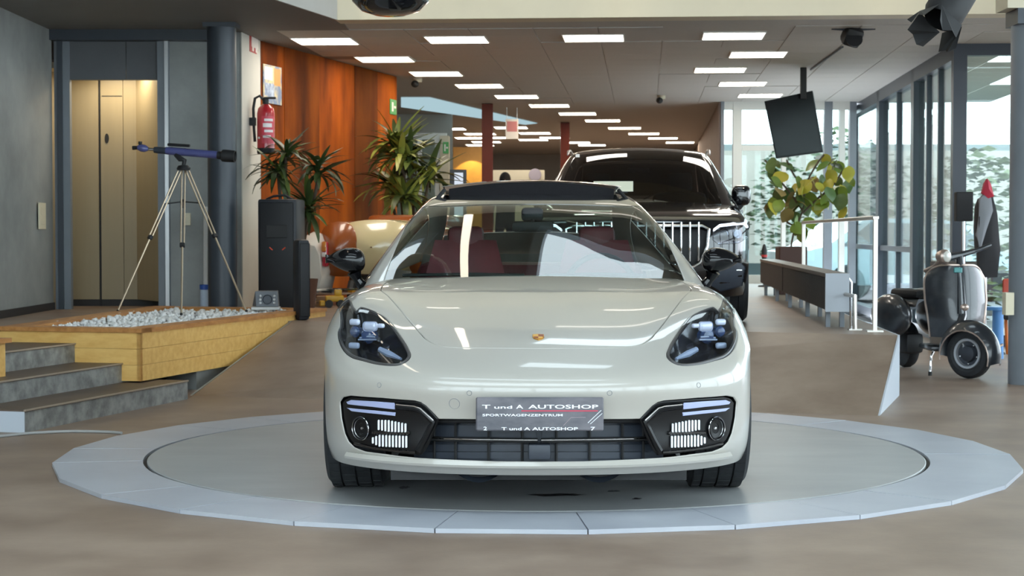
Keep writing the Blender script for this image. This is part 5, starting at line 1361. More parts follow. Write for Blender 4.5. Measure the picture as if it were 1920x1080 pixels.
for a, b in ((.07, .66), (.74, 2.16), (2.24, 4.26)): MB().box(a, b, -.006, .006, .12, ZC - .12).build('pane', M_pane, g2)
YB = 26.4
g3 = thing('window_3', 'pale framed glazing at the back behind the potted tree', None, (0, 0, 0), kind='structure')
def bp(px, w, m): x = fx(px, YB); MB().box(x - w, x + w, YB - .06, YB + .06, ZP, ZC).build('frame_post', m, g3)
for px, w, m in ((1353, .025, M_gsteel), (1381, .065, M_wframe), (1468, .03, M_wframe), (1551, .06, M_gsteel), (1577, .04, M_wframe), (1597, .05, M_gsteel)): bp(px, w, m)
MB().box(fx(1353, YB), fx(1600, YB), YB - .05, YB + .05, ZC - .12, ZC).build('top_beam', M_wframe, g3); MB().box(fx(1353, YB), fx(1600, YB), YB - .05, YB + .05, ZP, ZP + .12).build('sill_beam', M_wframe, g3)
MB().box(fx(1390, YB), fx(1468, YB), YB - .03, YB + .03, 2.42, 2.50).build('transom', M_wframe, g3)
for a, b in ((1357, 1372), (1390, 1464), (1472, 1543), (1559, 1572), (1582, 1590)): MB().box(fx(a, YB), fx(b, YB), YB - .006, YB + .006, ZP + .12, ZC - .12).build('pane', M_pane, g3)
g4 = thing('window_4', 'glazed strip linking the back glazing to the side glazing', None, (0, 0, 0), kind='structure')
pE = gc + Wd * 9.3; pS = Vector((fx(1597, YB), YB, 0))
MB().add([(pS.x, pS.y, ZP), (pE.x, pE.y, 0), (pE.x, pE.y, ZC), (pS.x, pS.y, ZC), (pS.x, pS.y + .01, ZP), (pE.x, pE.y + .01, 0), (pE.x, pE.y + .01, ZC), (pS.x, pS.y + .01, ZC)], [(0, 1, 2, 3), (7, 6, 5, 4), (0, 4, 5, 1), (2, 6, 7, 3)]).build('pane', M_pane, g4)
MB().tube([(pS.x, pS.y, ZC - .05), (pE.x, pE.y, ZC - .05)], .05, 6).build('top_beam', M_gsteel, g4)
# side wall of the hall beyond the back glazing
wr = MB().prism([(fx(1347, YB) , YB), (fx(1353, YB), YB), (fx(1353, YB) + 1.6, 44), (fx(1347, YB) + 1.4, 44)], ZP, ZC).build('wall_hall_right', mat('red_grey_wall', hexc(168, 150, 142), .6, noise=.05, scale=2)); struct(wr, 'grey wall of the hall right of the far ceiling lights')
# ---- outside
M_pave = mat('outside_paving', hexc(92, 96, 98), .7, noise=.1, scale=2)
gnd = MB().box(5.0, 60, 18.5, 90, -.25, -.06).build('ground_outside', M_pave); struct(gnd, 'grey paved yard outside the windows')
gnd2 = MB().prism([(3.2, 26.6), (14, 26.6), (14, 60), (5.5, 60)], -.05, .02).build('ground_yard', M_pave); struct(gnd2, 'paved yard behind the back glazing')
bld = thing('white_building', 'pale building across the yard outside the glazing', 'building', (0, 0, 0))
MB().box(2.0, 30, 46, 47, -.06, 3.0).build('wall', mat('pale_facade', hexc(118, 134, 136), .7, noise=.04, scale=1), bld); MB().box(1.8, 30, 45.8, 47.2, 3.0, 3.5).build('roof_edge', mat('facade_edge', hexc(110, 120, 122), .7), bld)
for k in range(6):
    wn_ = MB().box(6.5 + k * 2.4, 8.2 + k * 2.4, 45.95, 46.0, 1.0, 2.3).build('window', M_dframe, bld); MB().box(6.6 + k * 2.4, 8.1 + k * 2.4, 45.93, 45.95, 1.1, 2.2).build('pane', mat('dark_pane', hexc(70, 84, 90), .1), wn_)
random.seed(11)
M_leafs = [mat('leaf_green_%d' % i, hexc(*c), .5) for i, c in enumerate(((60, 80, 44), (84, 100, 52), (46, 62, 38)))]
def bush(name, label, x, y, z0, rx, rz, n, mi, cat='shrub'):
    b = thing(name, label, cat, (x, y, z0)); m = MB()
    for k in range(n):
        d = Vector((random.gauss(0, 1), random.gauss(0, 1), random.gauss(0, 1))).normalized() * random.uniform(.55, 1) ** .5
        p = Vector((d.x * rx, d.y * rx * .7, rz + d.z * rz)); s = random.uniform(.05, .12) * (rz ** .5)
        R_ = Matrix.Rotation(random.uniform(0, 6), 3, 'Z') @ Matrix.Rotation(random.uniform(-1, 1), 3, 'X')
        m.add([p + R_ @ Vector(v) * s for v in ((-1, 0, 0), (0, -.5, .1), (1, 0, 0), (0, .5, .1))], [(0, 1, 2, 3)])
    o = m.build('foliage', M_leafs[mi], b); o['kind'] = 'stuff'
    MB().tube([(0, 0, 0), (.05, 0, rz)], [.07, .03], 8).build('stem', mat('bark', hexc(84, 70, 56), .8), b)
bush('shrub', 'olive green shrub outside the middle of the side glazing', 6.6, 25.0, -.06, .8, 1.25, 700, 1)
bush('shrub', 'dark green shrub outside the far end of the side glazing', 7.4, 34.0, -.06, 1.2, 1.4, 800, 2)
bush('tree', 'broad green tree outside the back glazing', 6.4, 36.0, .0, 1.6, 1.7, 1200, 0, 'tree')
bush('shrub', 'low green shrub outside the front right pane', 10.2, 29.0, -.06, 1.3, .9, 700, 0)
# parked car outside
pc = thing('parked_car', 'pale blue grey car parked outside behind the back glazing', 'car', (6.7, 30.5, .02), .25)
prof = [(-2.1, .3), (2.1, .3), (2.15, .7), (1.5, .85), (.8, 1.38), (-1.0, 1.42), (-1.7, .95), (-2.15, .85)]
MB().prism(prof, -.8, .8, 'y').build('body', mat('pale_blue_paint', hexc(150, 176, 186), .2, coat=.8), pc, SM)
MB().prism([(1.3, .9), (.72, 1.32), (-.92, 1.35), (-1.45, .95)], -.81, .81, 'y').build('side_glass', mat('dark_pane', hexc(70, 84, 90), .1), pc)
for x in (-1.35, 1.35): 
    for y in (-.8, .8): MB().lathe([(0, -.09), (.3, -.09), (.32, 0), (.3, .09), (0, .09)], 20, TR(x, y, .32) @ Matrix.Rotation(PI / 2, 4, 'X')).build('wheel', M_tyre, pc, SM)

# ---- right column in front
cyr = 13.8; cwr = .17; xr = fx(1893, cyr) + cwr
c2 = thing('column', 'grey round steel column at the right frame edge', None, (xr, cyr, 0), kind='structure')
MB().lathe([(cwr, 0), (cwr, 2.80)], 40).build('shaft', M_gsteel, c2, SM); MB().box(-cwr - .0, cwr + .05, -cwr, cwr, 2.80, 2.92).build('cap_plate', M_dsteel, c2); MB().box(-.25, 3.4, -.17, .17, 2.92, 3.3).build('steel_beam', M_white, c2)
MB().box(-cwr - .055, -cwr + .01, -.10, .0, wz(585, cyr) - .28 + .26, wz(548, cyr) + .0).build('socket_box', M_ivory, c2)

# ---- railing on the platform edge
r0 = at_z(1640, 622, ZP); rl = thing('handrail', 'steel handrail of two posts and a top bar on the platform edge', 'railing', (r0.x, r0.y, ZP), AW)
M_rail = mat('satin_steel', hexc(206, 200, 192), .3, metal=.85)
MB().rbox(-.017, .017, -.017, .017, 0, .86, .004, None, 1).build('post', M_rail, rl); MB().rbox(-.02, .02, 5.98, 6.02, 0, .86, .004, None, 1).build('post', M_rail, rl)
MB().rbox(-.024, .024, -.02, 6.02, .845, .875, .006, None, 1).build('top_bar', M_rail, rl); MB().box(-.06, .06, -.05, .05, 0, .012).build('foot_plate', M_rail, rl); MB().box(-.06, .06, 5.95, 6.05, 0, .012).build('foot_plate', M_rail, rl)
# low hoop behind
hp = thing('floor_hoop', 'low steel hoop beside the handrail foot', 'railing', (r0.x - .10, r0.y + .25, ZP), AW)
MB().tube([(0, 0, 0), (0, 0, .26), (-.16, .6, .28)], .016, 8).build('tube', M_rail, hp, SM); MB().box(-.05, .05, -.05, .05, 0, .008).build('foot_plate', M_rail, hp)
# ---- long ribbed radiator
M_rib = mat('radiator_dark', hexc(58, 54, 52), .5, noise=.1, scale=20); M_ribtop = mat('radiator_top', hexc(120, 110, 100), .45); M_rend = mat('radiator_end', hexc(176, 182, 190), .4)
b0 = at_z(1592, 616, ZP) + Vector((-.07, 0, 0)); rd = thing('radiator', 'long dark ribbed radiator on legs along the platform edge', 'radiator', (b0.x, b0.y, ZP), AW)
for (ya, yb) in ((0.02, 4.3), (4.36, 7.8)):
    sct = MB().box(-.10, .06, ya, yb, .14, .40).build('section', M_rib, rd)
    MB().box(-.115, .07, ya, yb, .40, .43).build('top_cover', M_ribtop, sct)
    nb = int((yb - ya) / .09)
    rb_me = None
    for k in range(nb):
        if rb_me is None: o = MB().box(-.112, -.10, -.03, .03, .15, .395).build('rib', M_rib, sct); rb_me = o.data
        else:
            o = bpy.data.objects.new('rib', rb_me); COL.objects.link(o); o.parent = sct
        o.location = (0, ya + .045 + k * .09, 0)
MB().box(-.115, .07, 0, .02, .13, .43).build('end_plate', M_rend, rd)
for y in (.25, 2.0, 3.9, 5.6, 7.4):
    for x in (-.07, .04): MB().box(x - .018, x + .018, y - .03, y + .03, 0, .14).build('leg', M_gsteel, rd)
MB().tube([(.09, .05, 0), (.09, .05, .36), (.05, .03, .41)], .012, 8).build('feed_pipe', M_chrome, rd, SM)
# ---- potted tree behind the radiator
pp = at_z(1480, 520, ZP); PY = 21.5
ft = thing('potted_tree', 'big leaved potted tree in a brown box behind the radiator', 'plant', (fx(1488, PY), PY, ZP))
MB().rbox(-.20, .14, -.17, .17, 0, .58, .01, None, 1).build('pot', mat('brown_box', hexc(74, 44, 36), .5), ft); MB().box(-.185, .125, -.155, .155, .58, .582).build('soil', M_black, ft)
M_bark = mat('bark', hexc(84, 70, 56), .8)
def fpt(px, py, dy=0.0): return at(px, py, PY + dy) - ft.location
stems = [[(1482, 470), (1490, 430), (1505, 395), (1510, 350), (1530, 310), (1545, 290)], [(1505, 400), (1530, 375), (1560, 350), (1580, 320)], [(1505, 395), (1480, 360), (1455, 330), (1435, 300)], [(1492, 425), (1475, 415), (1480, 400)], [(1510, 352), (1490, 330), (1475, 300)]]
for st_ in stems: MB().tube(smooth_loop([tuple(fpt(*p)) for p in st_], False, 4), .012, 6).build('stem', M_bark, ft, SM)
leafm = []
for i in range(3):
    lm = MB()
    def lf_(a, b):
        w = math.sin(PI * min(1, a * 1.02)) ** .7 * .42; x = (b - .5) * 2
        return (x * w, a, .12 * abs(x) * w - .25 * a * a + .02 * math.sin(a * 9 + i))
    lm.grid(lf_, 6, 4); o = lm.build('leaf_shape', None); leafm.append(o.data); bpy.data.objects.remove(o)
M_fleaf = [mat('ficus_leaf', hexc(116, 136, 52), .45), mat('ficus_leaf_dark', hexc(74, 98, 44), .45), mat('ficus_leaf_yellow', hexc(178, 168, 60), .45), mat('ficus_leaf_brown', hexc(136, 116, 66), .5)]
lvs = []
for i in range(3):
    for j, m_ in enumerate(M_fleaf):
        c = leafm[i].copy(); c.materials.clear(); c.materials.append(m_); c.polygons.foreach_set('use_smooth', [True] * len(c.polygons)); lvs.append((j, c))
def put_leaf(par, p, size, az, tilt, roll, j):
    me = random.choice([c for k, c in lvs if k == j]); o = bpy.data.objects.new('leaf', me); COL.objects.link(o); o.parent = par
    o.location = p; o.scale = (size, size, size); o.rotation_euler = (tilt, roll, az)
random.seed(3)
for cx_, cyy, rx_, ry_, n, w in ((1560, 325, 32, 38, 26, (0, 0, 1, 1, 2)), (1550, 370, 40, 24, 12, (0, 0, 2)), (1480, 350, 40, 32, 18, (3, 1, 0, 2)), (1445, 310, 18, 22, 6, (0, 1)), (1455, 378, 24, 10, 5, (2, 0)), (1515, 340, 22, 22, 6, (2, 3)), (1490, 415, 22, 12, 6, (2, 0)), (1480, 385, 26, 12, 6, (1, 3))):
    for k in range(n):
        p = fpt(cx_ + random.uniform(-rx_, rx_), cyy + random.uniform(-ry_, ry_), random.uniform(-.4, .4))
        put_leaf(ft, p, random.uniform(.15, .24), random.uniform(0, 6.28), random.uniform(-1.3, -.2), random.uniform(-.6, .6), random.choice(w))
# ---- hanging screen
SY = 20.9; cS = at(1488, 234, SY)
tv = thing('hanging_screen', 'black square screen hung tilted from the ceiling', 'screen', (cS.x, cS.y, cS.z), 0)
corn = [at(x, y, SY + d) - cS for x, y, d in ((1433, 190, -.15), (1523, 170, .15), (1543, 285, .12), (1455, 297, -.18))]
bk_ = [p + Vector((.02, .07, .0)) for p in corn]
scr = MB().add(corn + bk_, [(0, 3, 2, 1), (4, 5, 6, 7), (0, 1, 5, 4), (1, 2, 6, 5), (2, 3, 7, 6), (3, 0, 4, 7)]).build('panel', mat('screen_black', (.008, .008, .008, 1), .5, spec=.2), tv)
cc = sum(corn, Vector()) / 4; inn_ = [p + (cc - p) * .05 + Vector((0, -.004, 0)) for p in corn]
MB().add(inn_, [(0, 3, 2, 1)]).build('display', mat('screen_glass', (.006, .006, .007, 1), .3, spec=.25), scr)
MB().box(-.035, .035, -.02, .03, at(1508, 186, SY + .12).z - cS.z, ZC - cS.z, TR(at(1508, 150, SY).x - cS.x, .06, 0)).build('pole', M_black, tv)
# ---- spotlight with bracket on the ceiling, camera domes
SP = at(1598, 66, 17.0); sp_ = thing('ceiling_speaker', 'black ceiling speaker on a wire bracket near the top right', 'speaker', (SP.x, SP.y, SP.z))
MB().rbox(-.09, .09, -.09, .09, -.10, .09, .04, Matrix.Rotation(.5, 4, 'X') @ Matrix.Rotation(.3, 4, 'Y')).build('body', M_black, sp_, SM); MB().lathe([(0, 0), (.07, 0), (.08, .03), (0, .03)], 18, TR(0, -.08, -.06) @ Matrix.Rotation(1.2, 4, 'X')).build('cone', M_spk, sp_, SM)
zt = ZC - SP.z
MB().tube([(0, 0, .05), (-.2, 0, zt)], .012, 6).tube([(0, 0, .05), (.22, 0, zt)], .012, 6).build('bracket', M_dsteel, sp_)
tk = [at_z(1580, 88, ZC - .012), at_z(1520, 131, ZC - .012)]
tag(MB().tube([tuple(p) for p in tk], .011, 6).build('ceiling_conduit', M_dsteel), 'thin dark conduit on the ceiling from speaker to screen pole', 'conduit')
for px, py, lb in ((783, 151, 'small bullet camera under the ceiling by the rust wall end'), (1240, 183, 'small dome camera under the ceiling right of the row of lights')):
    p = at_z(px, py - 4, ZC); t = thing('security_camera', lb, 'camera', (p.x, p.y, ZC))
    MB().lathe([(0, 0), (.06, 0), (.055, -.05), (0, -.05)][::-1], 16).build('mount', M_white, t, SM); MB().ball((-.03, -.05, -.075), (.05, .07, .045), 12, 8).build('eye', M_black, t, SM)
# ---- overhead lamps of the front room
pX = Vector((fx(733, 10.4), 10.4, 2.46)); pl_ = thing('pendant_lamp', 'glossy black dome pendant lamp cut by the top frame edge', 'lamp', pX)
MB().lathe([(0, .0), (.09, .004), (.17, .03), (.225, .085), (.245, .16), (.20, .26), (.10, .34), (.04, .37), (0, .38)], 40).build('dome', M_gloss, pl_, SM); MB().tube([(0, 0, .37), (0, 0, 6.6 - 2.46)], .006, 6).build('cord', M_black, pl_)
sx_ = Vector((fx(1752, 10.4), 10.4, 2.40)); sl_ = thing('stage_light', 'black stage light with barn doors cut by the top frame edge', 'lamp', sx_)
Ms = Matrix.Rotation(.6, 4, 'Y') @ Matrix.Rotation(-.35, 4, 'X')
MB().lathe([(.10, .05), (.12, .10), (.12, .36), (.07, .42), (0, .42)], 24, Ms, cap=False).build('can', M_black, sl_, SM)
for k in range(4): MB().add([Ms @ Matrix.Rotation(k * PI / 2 + .3, 4, 'Z') @ Vector(v) for v in ((-.09, .10, .06), (.09, .10, .06), (.07, .15, -.06), (.02, .14, -.09), (-.03, .15, -.05), (-.08, .14, -.06))], [(0, 1, 2, 3, 4, 5)]).build('barn_door', M_black, sl_)
MB().tube([(0, 0, .3), (.1, 0, .6), (.1, 0, 6.6 - 2.40)], .012, 6).build('hanger', M_black, sl_)

# ---- scooter
SX, SYY = 3.62, 14.5; sc = thing('motor_scooter', 'worn black vintage motor scooter with turned front wheel', 'scooter', (SX, SYY, 0))
M_sc = mat('scooter_black', hexc(40, 44, 50), .3, coat=.6, col2=hexc(70, 72, 74), scale=5, lo=.5, hi=.8); M_trim = mat('scooter_trim', hexc(190, 170, 158), .3, metal=.7)
def sl2(px, py, dy=0.0): return at(px, py, SYY + dy) - sc.location
# leg shield
def sh(a, b):
    x = (b - .5) * 2; z = a
    w = .255 * (1 - .16 * max(0, .5 - z) * 2 - (.12 * max(0, (z - .86) / .14) ** 2))
    xs2 = x * w; zz = .32 + .60 * z - (.07 * abs(x) ** 5 if z > .8 else .07 * abs(x) ** 5 * max(0, (z - .5) / .3)) + 0
    return (.085 + xs2, -.02 + .16 * abs(x) ** 2.2 + .10 * z + .14 * max(0, .25 - z), zz)
shd = MB().grid(sh, 20, 24); b_ = MB().grid(lambda a, b: tuple(Vector(sh(a, b)) + Vector((0, .012, 0))), 20, 24); shd.add(b_.v, [tuple(reversed(f)) for f in b_.f])
so = shd.build('leg_shield', M_sc, sc, 3.2)
edge = [sh(a, 0) for a in np.linspace(0, 1, 14)] + [sh(1, b) for b in np.linspace(0, 1, 18)[1:]] + [sh(a, 1) for a in np.linspace(1, 0, 14)[1:]]
MB().tube(edge, .010, 6).build('edge_trim', M_trim, so, SM)
MB().tube([sh(.97, .5), sh(.75, .5), sh(.5, .5), sh(.33, .5)], [.012, .02, .026, .03], 8).build('centre_ridge', M_sc, so, SM)
MB().rbox(-.035, .035, -.01, .01, -.022, .022, .006, TR(*(Vector(sh(.93, .47)) + Vector((0, -.012, 0)))), 1).build('badge', mat('teal_badge', hexc(90, 160, 160), .3), so)
MB().ball(Vector(sh(.42, .55)) + Vector((0, -.02, 0)), (.038, .02, .03), 14, 8).build('horn_cover', M_trim, so, SM)
# front mudguard
wc_ = Vector((.105, -.20, .205)); wr_ = math.radians(42)
def mg(a, b):
    th = -.25 + (PI + .35) * a; ph = (b - .5) * 2; r = .275 - .05 * ph * ph; 
    v = Vector((ph * .105 * (1 - .15 * abs(math.cos(th))), -math.cos(th) * r * 1.02, math.sin(th) * r - .035 * ph * ph))
    return wc_ + Matrix.Rotation(wr_, 3, 'Z') @ v
mgd = MB().grid(mg, 20, 12).build('mudguard', M_sc, sc, 3.2)
MB().tube([mg(a, 0) for a in np.linspace(0, 1, 16)], .006, 6).tube([mg(a, 1) for a in np.linspace(0, 1, 16)], .006, 6).build('guard_trim', M_trim, mgd, SM)
Mw = TR(*wc_) @ RZ(wr_) @ Matrix.Rotation(PI / 2, 4, 'Y')
ty = MB().lathe([(.125, -.035), (.15, -.05), (.185, -.045), (.203, -.02), (.203, .02), (.185, .045), (.15, .05), (.125, .035)], 32, Mw, close=True).build('front_tyre', M_tyre, sc, SM)
for q_ in (1, -1):
    rm_ = MB().lathe([(.128, .03 * q_), (.122, .046 * q_), (.104, .042 * q_), (.098, .018 * q_)], 28, Mw, cap=False).build('front_rim', mat('rim_light', hexc(178, 180, 184), .3, metal=.5), sc, SM)
    MB().lathe([(.100, .018 * q_), (.07, .014 * q_), (.062, .040 * q_), (.03, .048 * q_), (0, .05 * q_)], 28, Mw, cap=False).build('hub', mat('hub_grey', hexc(66, 70, 78), .35, metal=.4), rm_, SM)
    for j in range(5): MB().ball(Mw @ Vector((.082 * math.cos(j * 1.2566), .082 * math.sin(j * 1.2566), .018 * q_)), .009, 8, 6).build('wheel_nut', M_chrome, rm_, SM)
MB().tube([wc_ + Vector((-.03, .02, 0)), wc_ + Vector((-.06, .1, .2)), Vector((.10, .02, .5)), Vector((.10, .12, .95))], [.025, .03, .035, .03], 10).build('fork', M_sc, sc, SM)
# headlamp and handlebar
hl_ = sl2(1777, 481, .02); hh = MB().lathe([(0, .0), (.045, .005), (.058, .02), (.06, .05), (.04, .10), (0, .12)], 24, TR(*hl_) @ RZ(.55) @ Matrix.Rotation(-PI / 2, 4, 'X')).build('headlamp', M_trim, sc, SM)
MB().lathe([(0, -.012), (.03, -.008), (.047, .004), (0, .004)], 24, TR(*hl_) @ RZ(.55) @ Matrix.Rotation(-PI / 2, 4, 'X')).build('lamp_glass', mat('lamp_glass', hexc(214, 210, 200), .1, coat=1), hh, SM)
MB().tube([hl_ + Vector((0, .05, -.01)), sl2(1800, 478, .1), sl2(1832, 469, .12), sl2(1858, 459, .14)], [.04, .028, .018, .018], 10).build('handlebar', M_sc, sc, SM)
MB().tube([hl_ + Vector((0, .06, 0)), sl2(1752, 500, .5), sl2(1735, 508, .62)], [.035, .018, .018], 10).build('handlebar', M_trim, sc, SM)
MB().tube([sl2(1800, 497, .1), sl2(1798, 480, .09)], [.03, .032], 10).build('steering_column', M_sc, sc, SM)
# body: floor board, side cowls, seat, rear wheel
MB().rbox(-.14, .30, .10, .55, .20, .245, .02).build('floor_board', M_sc, sc, SM)
Mb = TR(.04, .0, 0) @ RZ(.20)
MB().grid(lambda a, b: Mb @ Vector((-.13 + .26 * a + 0, .50 + .85 * b, .30 + .42 * math.sin(PI * min(1, .12 + a * .76)) ** .5 * (1 - .35 * b * b))), 12, 12).build('rear_body', M_sc, sc, 3.2)
for sx_2, nm in ((-.22, 'side_cowl'), (.20, 'side_cowl')):
    cw = MB().ball((sx_2, .80, .47), (.125, .33, .19), 22, 14, Mb).build(nm, M_sc, sc, SM); MB().tube([Mb @ Vector((sx_2 * 1.25, .58, .32)), Mb @ Vector((sx_2 * 1.45, .8, .29)), Mb @ Vector((sx_2 * 1.4, 1.1, .30))], .010, 6).build('cowl_trim', M_trim, cw, SM)
MB().rbox(-.13, .13, .50, 1.05, .62, .70, .035, Mb).build('seat', M_black, sc, SM)
MB().lathe([(.10, -.04), (.19, -.045), (.205, -.02), (.205, .02), (.19, .045), (.10, .04)], 28, Mb @ TR(0.02, 1.02, .207) @ Matrix.Rotation(PI / 2, 4, 'Y')).build('rear_wheel', M_tyre, sc, SM)
MB().rbox(-.12, .05, .7, 1.0, .14, .32, .04, Mb).build('engine', M_black, sc, SM)
stt = MB().tube([sl2(1752, 655, .15), sl2(1746, 668, .12), sl2(1744, 700, .10)], .010, 6).tube([sl2(1838, 660, .25), sl2(1836, 690, .15), sl2(1836, 706, .1)], .010, 6).build('centre_stand', M_chrome, sc, SM)
for px in (1744, 1836): q = sl2(px, 703, .1); MB().tube([(q.x, q.y, .035), (q.x, q.y, 0.0)], .016, 8).build('stand_foot', M_black, stt)
MB().tube([sl2(1848, 650, .1), sl2(1868, 652, .1), sl2(1880, 646, .12)], .012, 6).build('foot_rail', M_trim, sc, SM)

# ---- jackets on a stand and small furniture behind the scooter
JY = 17.2; jk = thing('jacket_stand', 'coat stand with a dark jacket, grey front and red collar behind the scooter', 'coat stand', (fx(1850, JY), JY, 0))
def jp(px, py, dy=0.0): return at(px, py, JY + dy) - jk.location
MB().tube([(0, .05, 0), (0, .05, 1.6)], .018, 8).build('pole', M_alu, jk, SM); MB().lathe([(0, 0), (.2, 0), (.19, .02), (0, .03)], 24, TR(0, .05, 0)).build('foot', M_black, jk, SM)
def torso(pts, nm, m, dy=0.0, th=.10):
    p = [jp(x, y, dy) for x, y in pts]; b = [q + Vector((0, th, 0)) for q in p]; n = len(p); c = sum(p, Vector()) / n + Vector((0, -th * .6, 0)); cb = sum(b, Vector()) / n + Vector((0, th * .3, 0))
    vs = p + b + [c, cb]; fs = [(i, (i + 1) % n, n + (i + 1) % n, n + i) for i in range(n)] + [(i, 2 * n, (i + 1) % n) for i in range(n)] + [(n + i, n + (i + 1) % n, 2 * n + 1) for i in range(n)]
    return MB().add(vs, fs).build(nm, m, jk, SM)
M_jd = mat('jacket_black', hexc(28, 28, 32), .7, noise=.2, scale=8); M_jg = mat('jacket_grey', hexc(128, 132, 138), .7); M_jr = mat('jacket_red', hexc(182, 40, 62), .6)
torso([(1842, 370), (1860, 362), (1870, 400), (1876, 470), (1870, 520), (1838, 520), (1834, 450)], 'jacket', M_jd)
torso([(1838, 372), (1848, 362), (1858, 366), (1862, 395), (1850, 430), (1838, 470), (1832, 440)], 'jacket_front', M_jg, -.08, .06)
torso([(1842, 362), (1846, 345), (1852, 335), (1858, 345), (1864, 368), (1853, 372)], 'red_collar', M_jr, -.09, .06)
torso([(1832, 388), (1838, 372), (1837, 420), (1832, 470), (1830, 430)], 'sleeve', M_jd, -.04)
bxm = thing('black_display_box', 'black box display on a post behind the scooter', 'display', (fx(1806, 17.6), 17.6, 0))
MB().rbox(-.085, .085, -.05, .05, wz(415, 17.6), wz(360, 17.6), .01).build('box', M_black, bxm); MB().tube([(0, 0, 0), (0, 0, wz(415, 17.6))], .02, 8).build('post', M_alu, bxm); MB().lathe([(0, 0), (.16, 0), (.15, .02), (0, .02)], 20).build('foot', M_black, bxm)
bt = thing('blue_stool', 'blue pedestal stool right of the scooter', 'stool', (fx(1872, 16.6), 16.6, 0))
MB().lathe([(0, .46), (.13, .46), (.13, .49), (0, .49)], 24).build('seat', mat('stool_blue', hexc(84, 140, 200), .4), bt, SM); MB().lathe([(.055, 0), (.05, .46)], 20, cap=True).build('pedestal', mat('stool_blue', hexc(84, 140, 200), .4), bt, SM)
oc = thing('orange_chair', 'orange and red chair half hidden behind the right column', 'chair', (fx(1898, 17.1), 17.1, 0))
M_or = mat('chair_orange', hexc(226, 120, 44), .4); M_rd = mat('chair_red', hexc(190, 74, 54), .5)
MB().rbox(-.06, .30, .1, .14, .42, .74, .02).build('backrest', M_rd, oc, SM); MB().rbox(-.06, .30, -.25, .12, .34, .39, .02).build('seat', M_black, oc, SM)
for x in (-.03, .27):
    for y in (-.22, .1): MB().tube([(x, y, .36), (x - .0, y - .03, .2), (x + .02, y, 0)], .017, 8).build('leg', M_or, oc, SM)
wp = MB().box(fx(1695, 19.5) - .1, fx(1760, 19.5), 17.8, 17.85, 0, wz(490, 17.8)).build('brown_panel', mat('brown_panel', hexc(84, 76, 68), .6)); tag(wp, 'brown grey low panel standing behind the scooter', 'panel')
bn = thing('tool_post', 'small dark figure stand by the back glazing beside the SUV', 'stand', (fx(1433, 24.5), 24.5, ZP))
MB().lathe([(0, 0), (.09, 0), (.08, .02), (.015, .03), (.015, .35), (.035, .4), (.04, .5), (.02, .58), (0, .6)], 14).build('figure', M_black, bn, SM); MB().ball((0, 0, .43), (.045, .045, .03), 10, 6).build('red_band', mat('sign_red', hexc(176, 40, 40), .4), bn)

# ================================================================ deep hall
M_rcol = mat('red_brown_column', hexc(112, 42, 22), .4, spec=.25, noise=.1, scale=3)
for px, Y, w, lb in ((914, 26.9, .085, 'red brown steel column left of the hanging notice'), (1059, 31.4, .08, 'red brown steel column left of the black SUV')):
    c = thing('column', lb, None, (fx(px, Y), Y, ZP), kind='structure'); MB().box(-w, w, -w, w, 0, ZC - ZP).build('shaft', M_rcol, c); MB().box(-w - .03, w + .03, -w - .03, w + .03, 0, .02).build('base_plate', M_rcol, c)
sky = [at_z(x, y, ZC - .004) for x, y in ((752, 183), (806, 183), (1008, 231.5), (985, 234), (752, 201))]
s4 = MB().add([tuple(p) for p in sky] + [(p.x, p.y, p.z + .003) for p in sky], [(0, 1, 2, 3, 4), (9, 8, 7, 6, 5)]).build('window_5', emis('skylight_diffuser', (.55, .78, .86, 1), .75)); struct(s4, 'pale blue skylight strip in the hall ceiling')
nt_o = thing('hanging_notice', 'white and red notice board hung from the hall ceiling', 'sign', at(960, 242, 27.6))
w_, h2 = .10, .155
MB().box(-w_, w_, -.008, .008, -h2, h2).build('board', M_sw, nt_o); MB().box(-w_ * .8, w_ * .8, -.010, -.008, -.04, .12).build('red_field', mat('notice_red', hexc(206, 130, 130), .5), nt_o); 
zc_ = ZC - nt_o.location.z
MB().tube([(-.08, 0, h2), (-.08, 0, zc_)], .004, 5).tube([(.08, 0, h2), (.08, 0, zc_)], .004, 5).build('wires', M_alu, nt_o)
of_ = thing('wall_office', 'pale framed glass office behind the tall plant', None, (0, 0, 0), kind='structure'); OY = 27.5
MB().box(fx(700, OY), fx(838, OY), OY, OY + .1, wz(262, OY), wz(250, OY)).build('top_beam', M_wframe, of_)
for px in (758, 787, 820): MB().box(fx(px - 4, OY), fx(px + 4, OY), OY, OY + .1, ZP, wz(262, OY)).build('frame_post', M_wframe, of_)
MB().box(fx(825, OY), fx(842, OY), OY - .02, OY + .4, ZP, wz(255, OY)).build('end_wall', M_white, of_)
MB().box(fx(700, OY), fx(820, OY), OY + .05, OY + .06, ZP, wz(262, OY)).build('pane', M_pane, of_); MB().box(fx(690, OY), fx(842, OY), OY + 1.6, OY + 1.7, ZP, ZC).build('back_wall', mat('office_grey', hexc(160, 158, 150), .6), of_)
exit_sign(at(836, 277, OY - .04), .0, .045, .09, 'small green exit sign on the glass office corner')
ks = thing('info_kiosk', 'dark kiosk with a bright screen in front of the glass office', 'kiosk', (fx(859, 26.2), 26.2, ZP))
MB().rbox(-.125, .125, 0, .12, 0, wz(318, 26.2) - ZP, .01).build('case', M_dframe, ks); MB().box(-.055, .075, -.004, 0, .75, wz(324, 26.2) - ZP).build('display', emis('kiosk_screen', (.8, .88, 1, 1), .9), ks)
yl = thing('lit_panel', 'wood panel lit yellow deep in the hall', 'panel', (fx(880, 36), 36, ZP))
MB().box(-.33, .33, 0, .06, 0, wz(276, 36) - ZP).build('board', mat('amber_panel', hexc(190, 140, 60), .5, noise=.1, scale=4), yl)
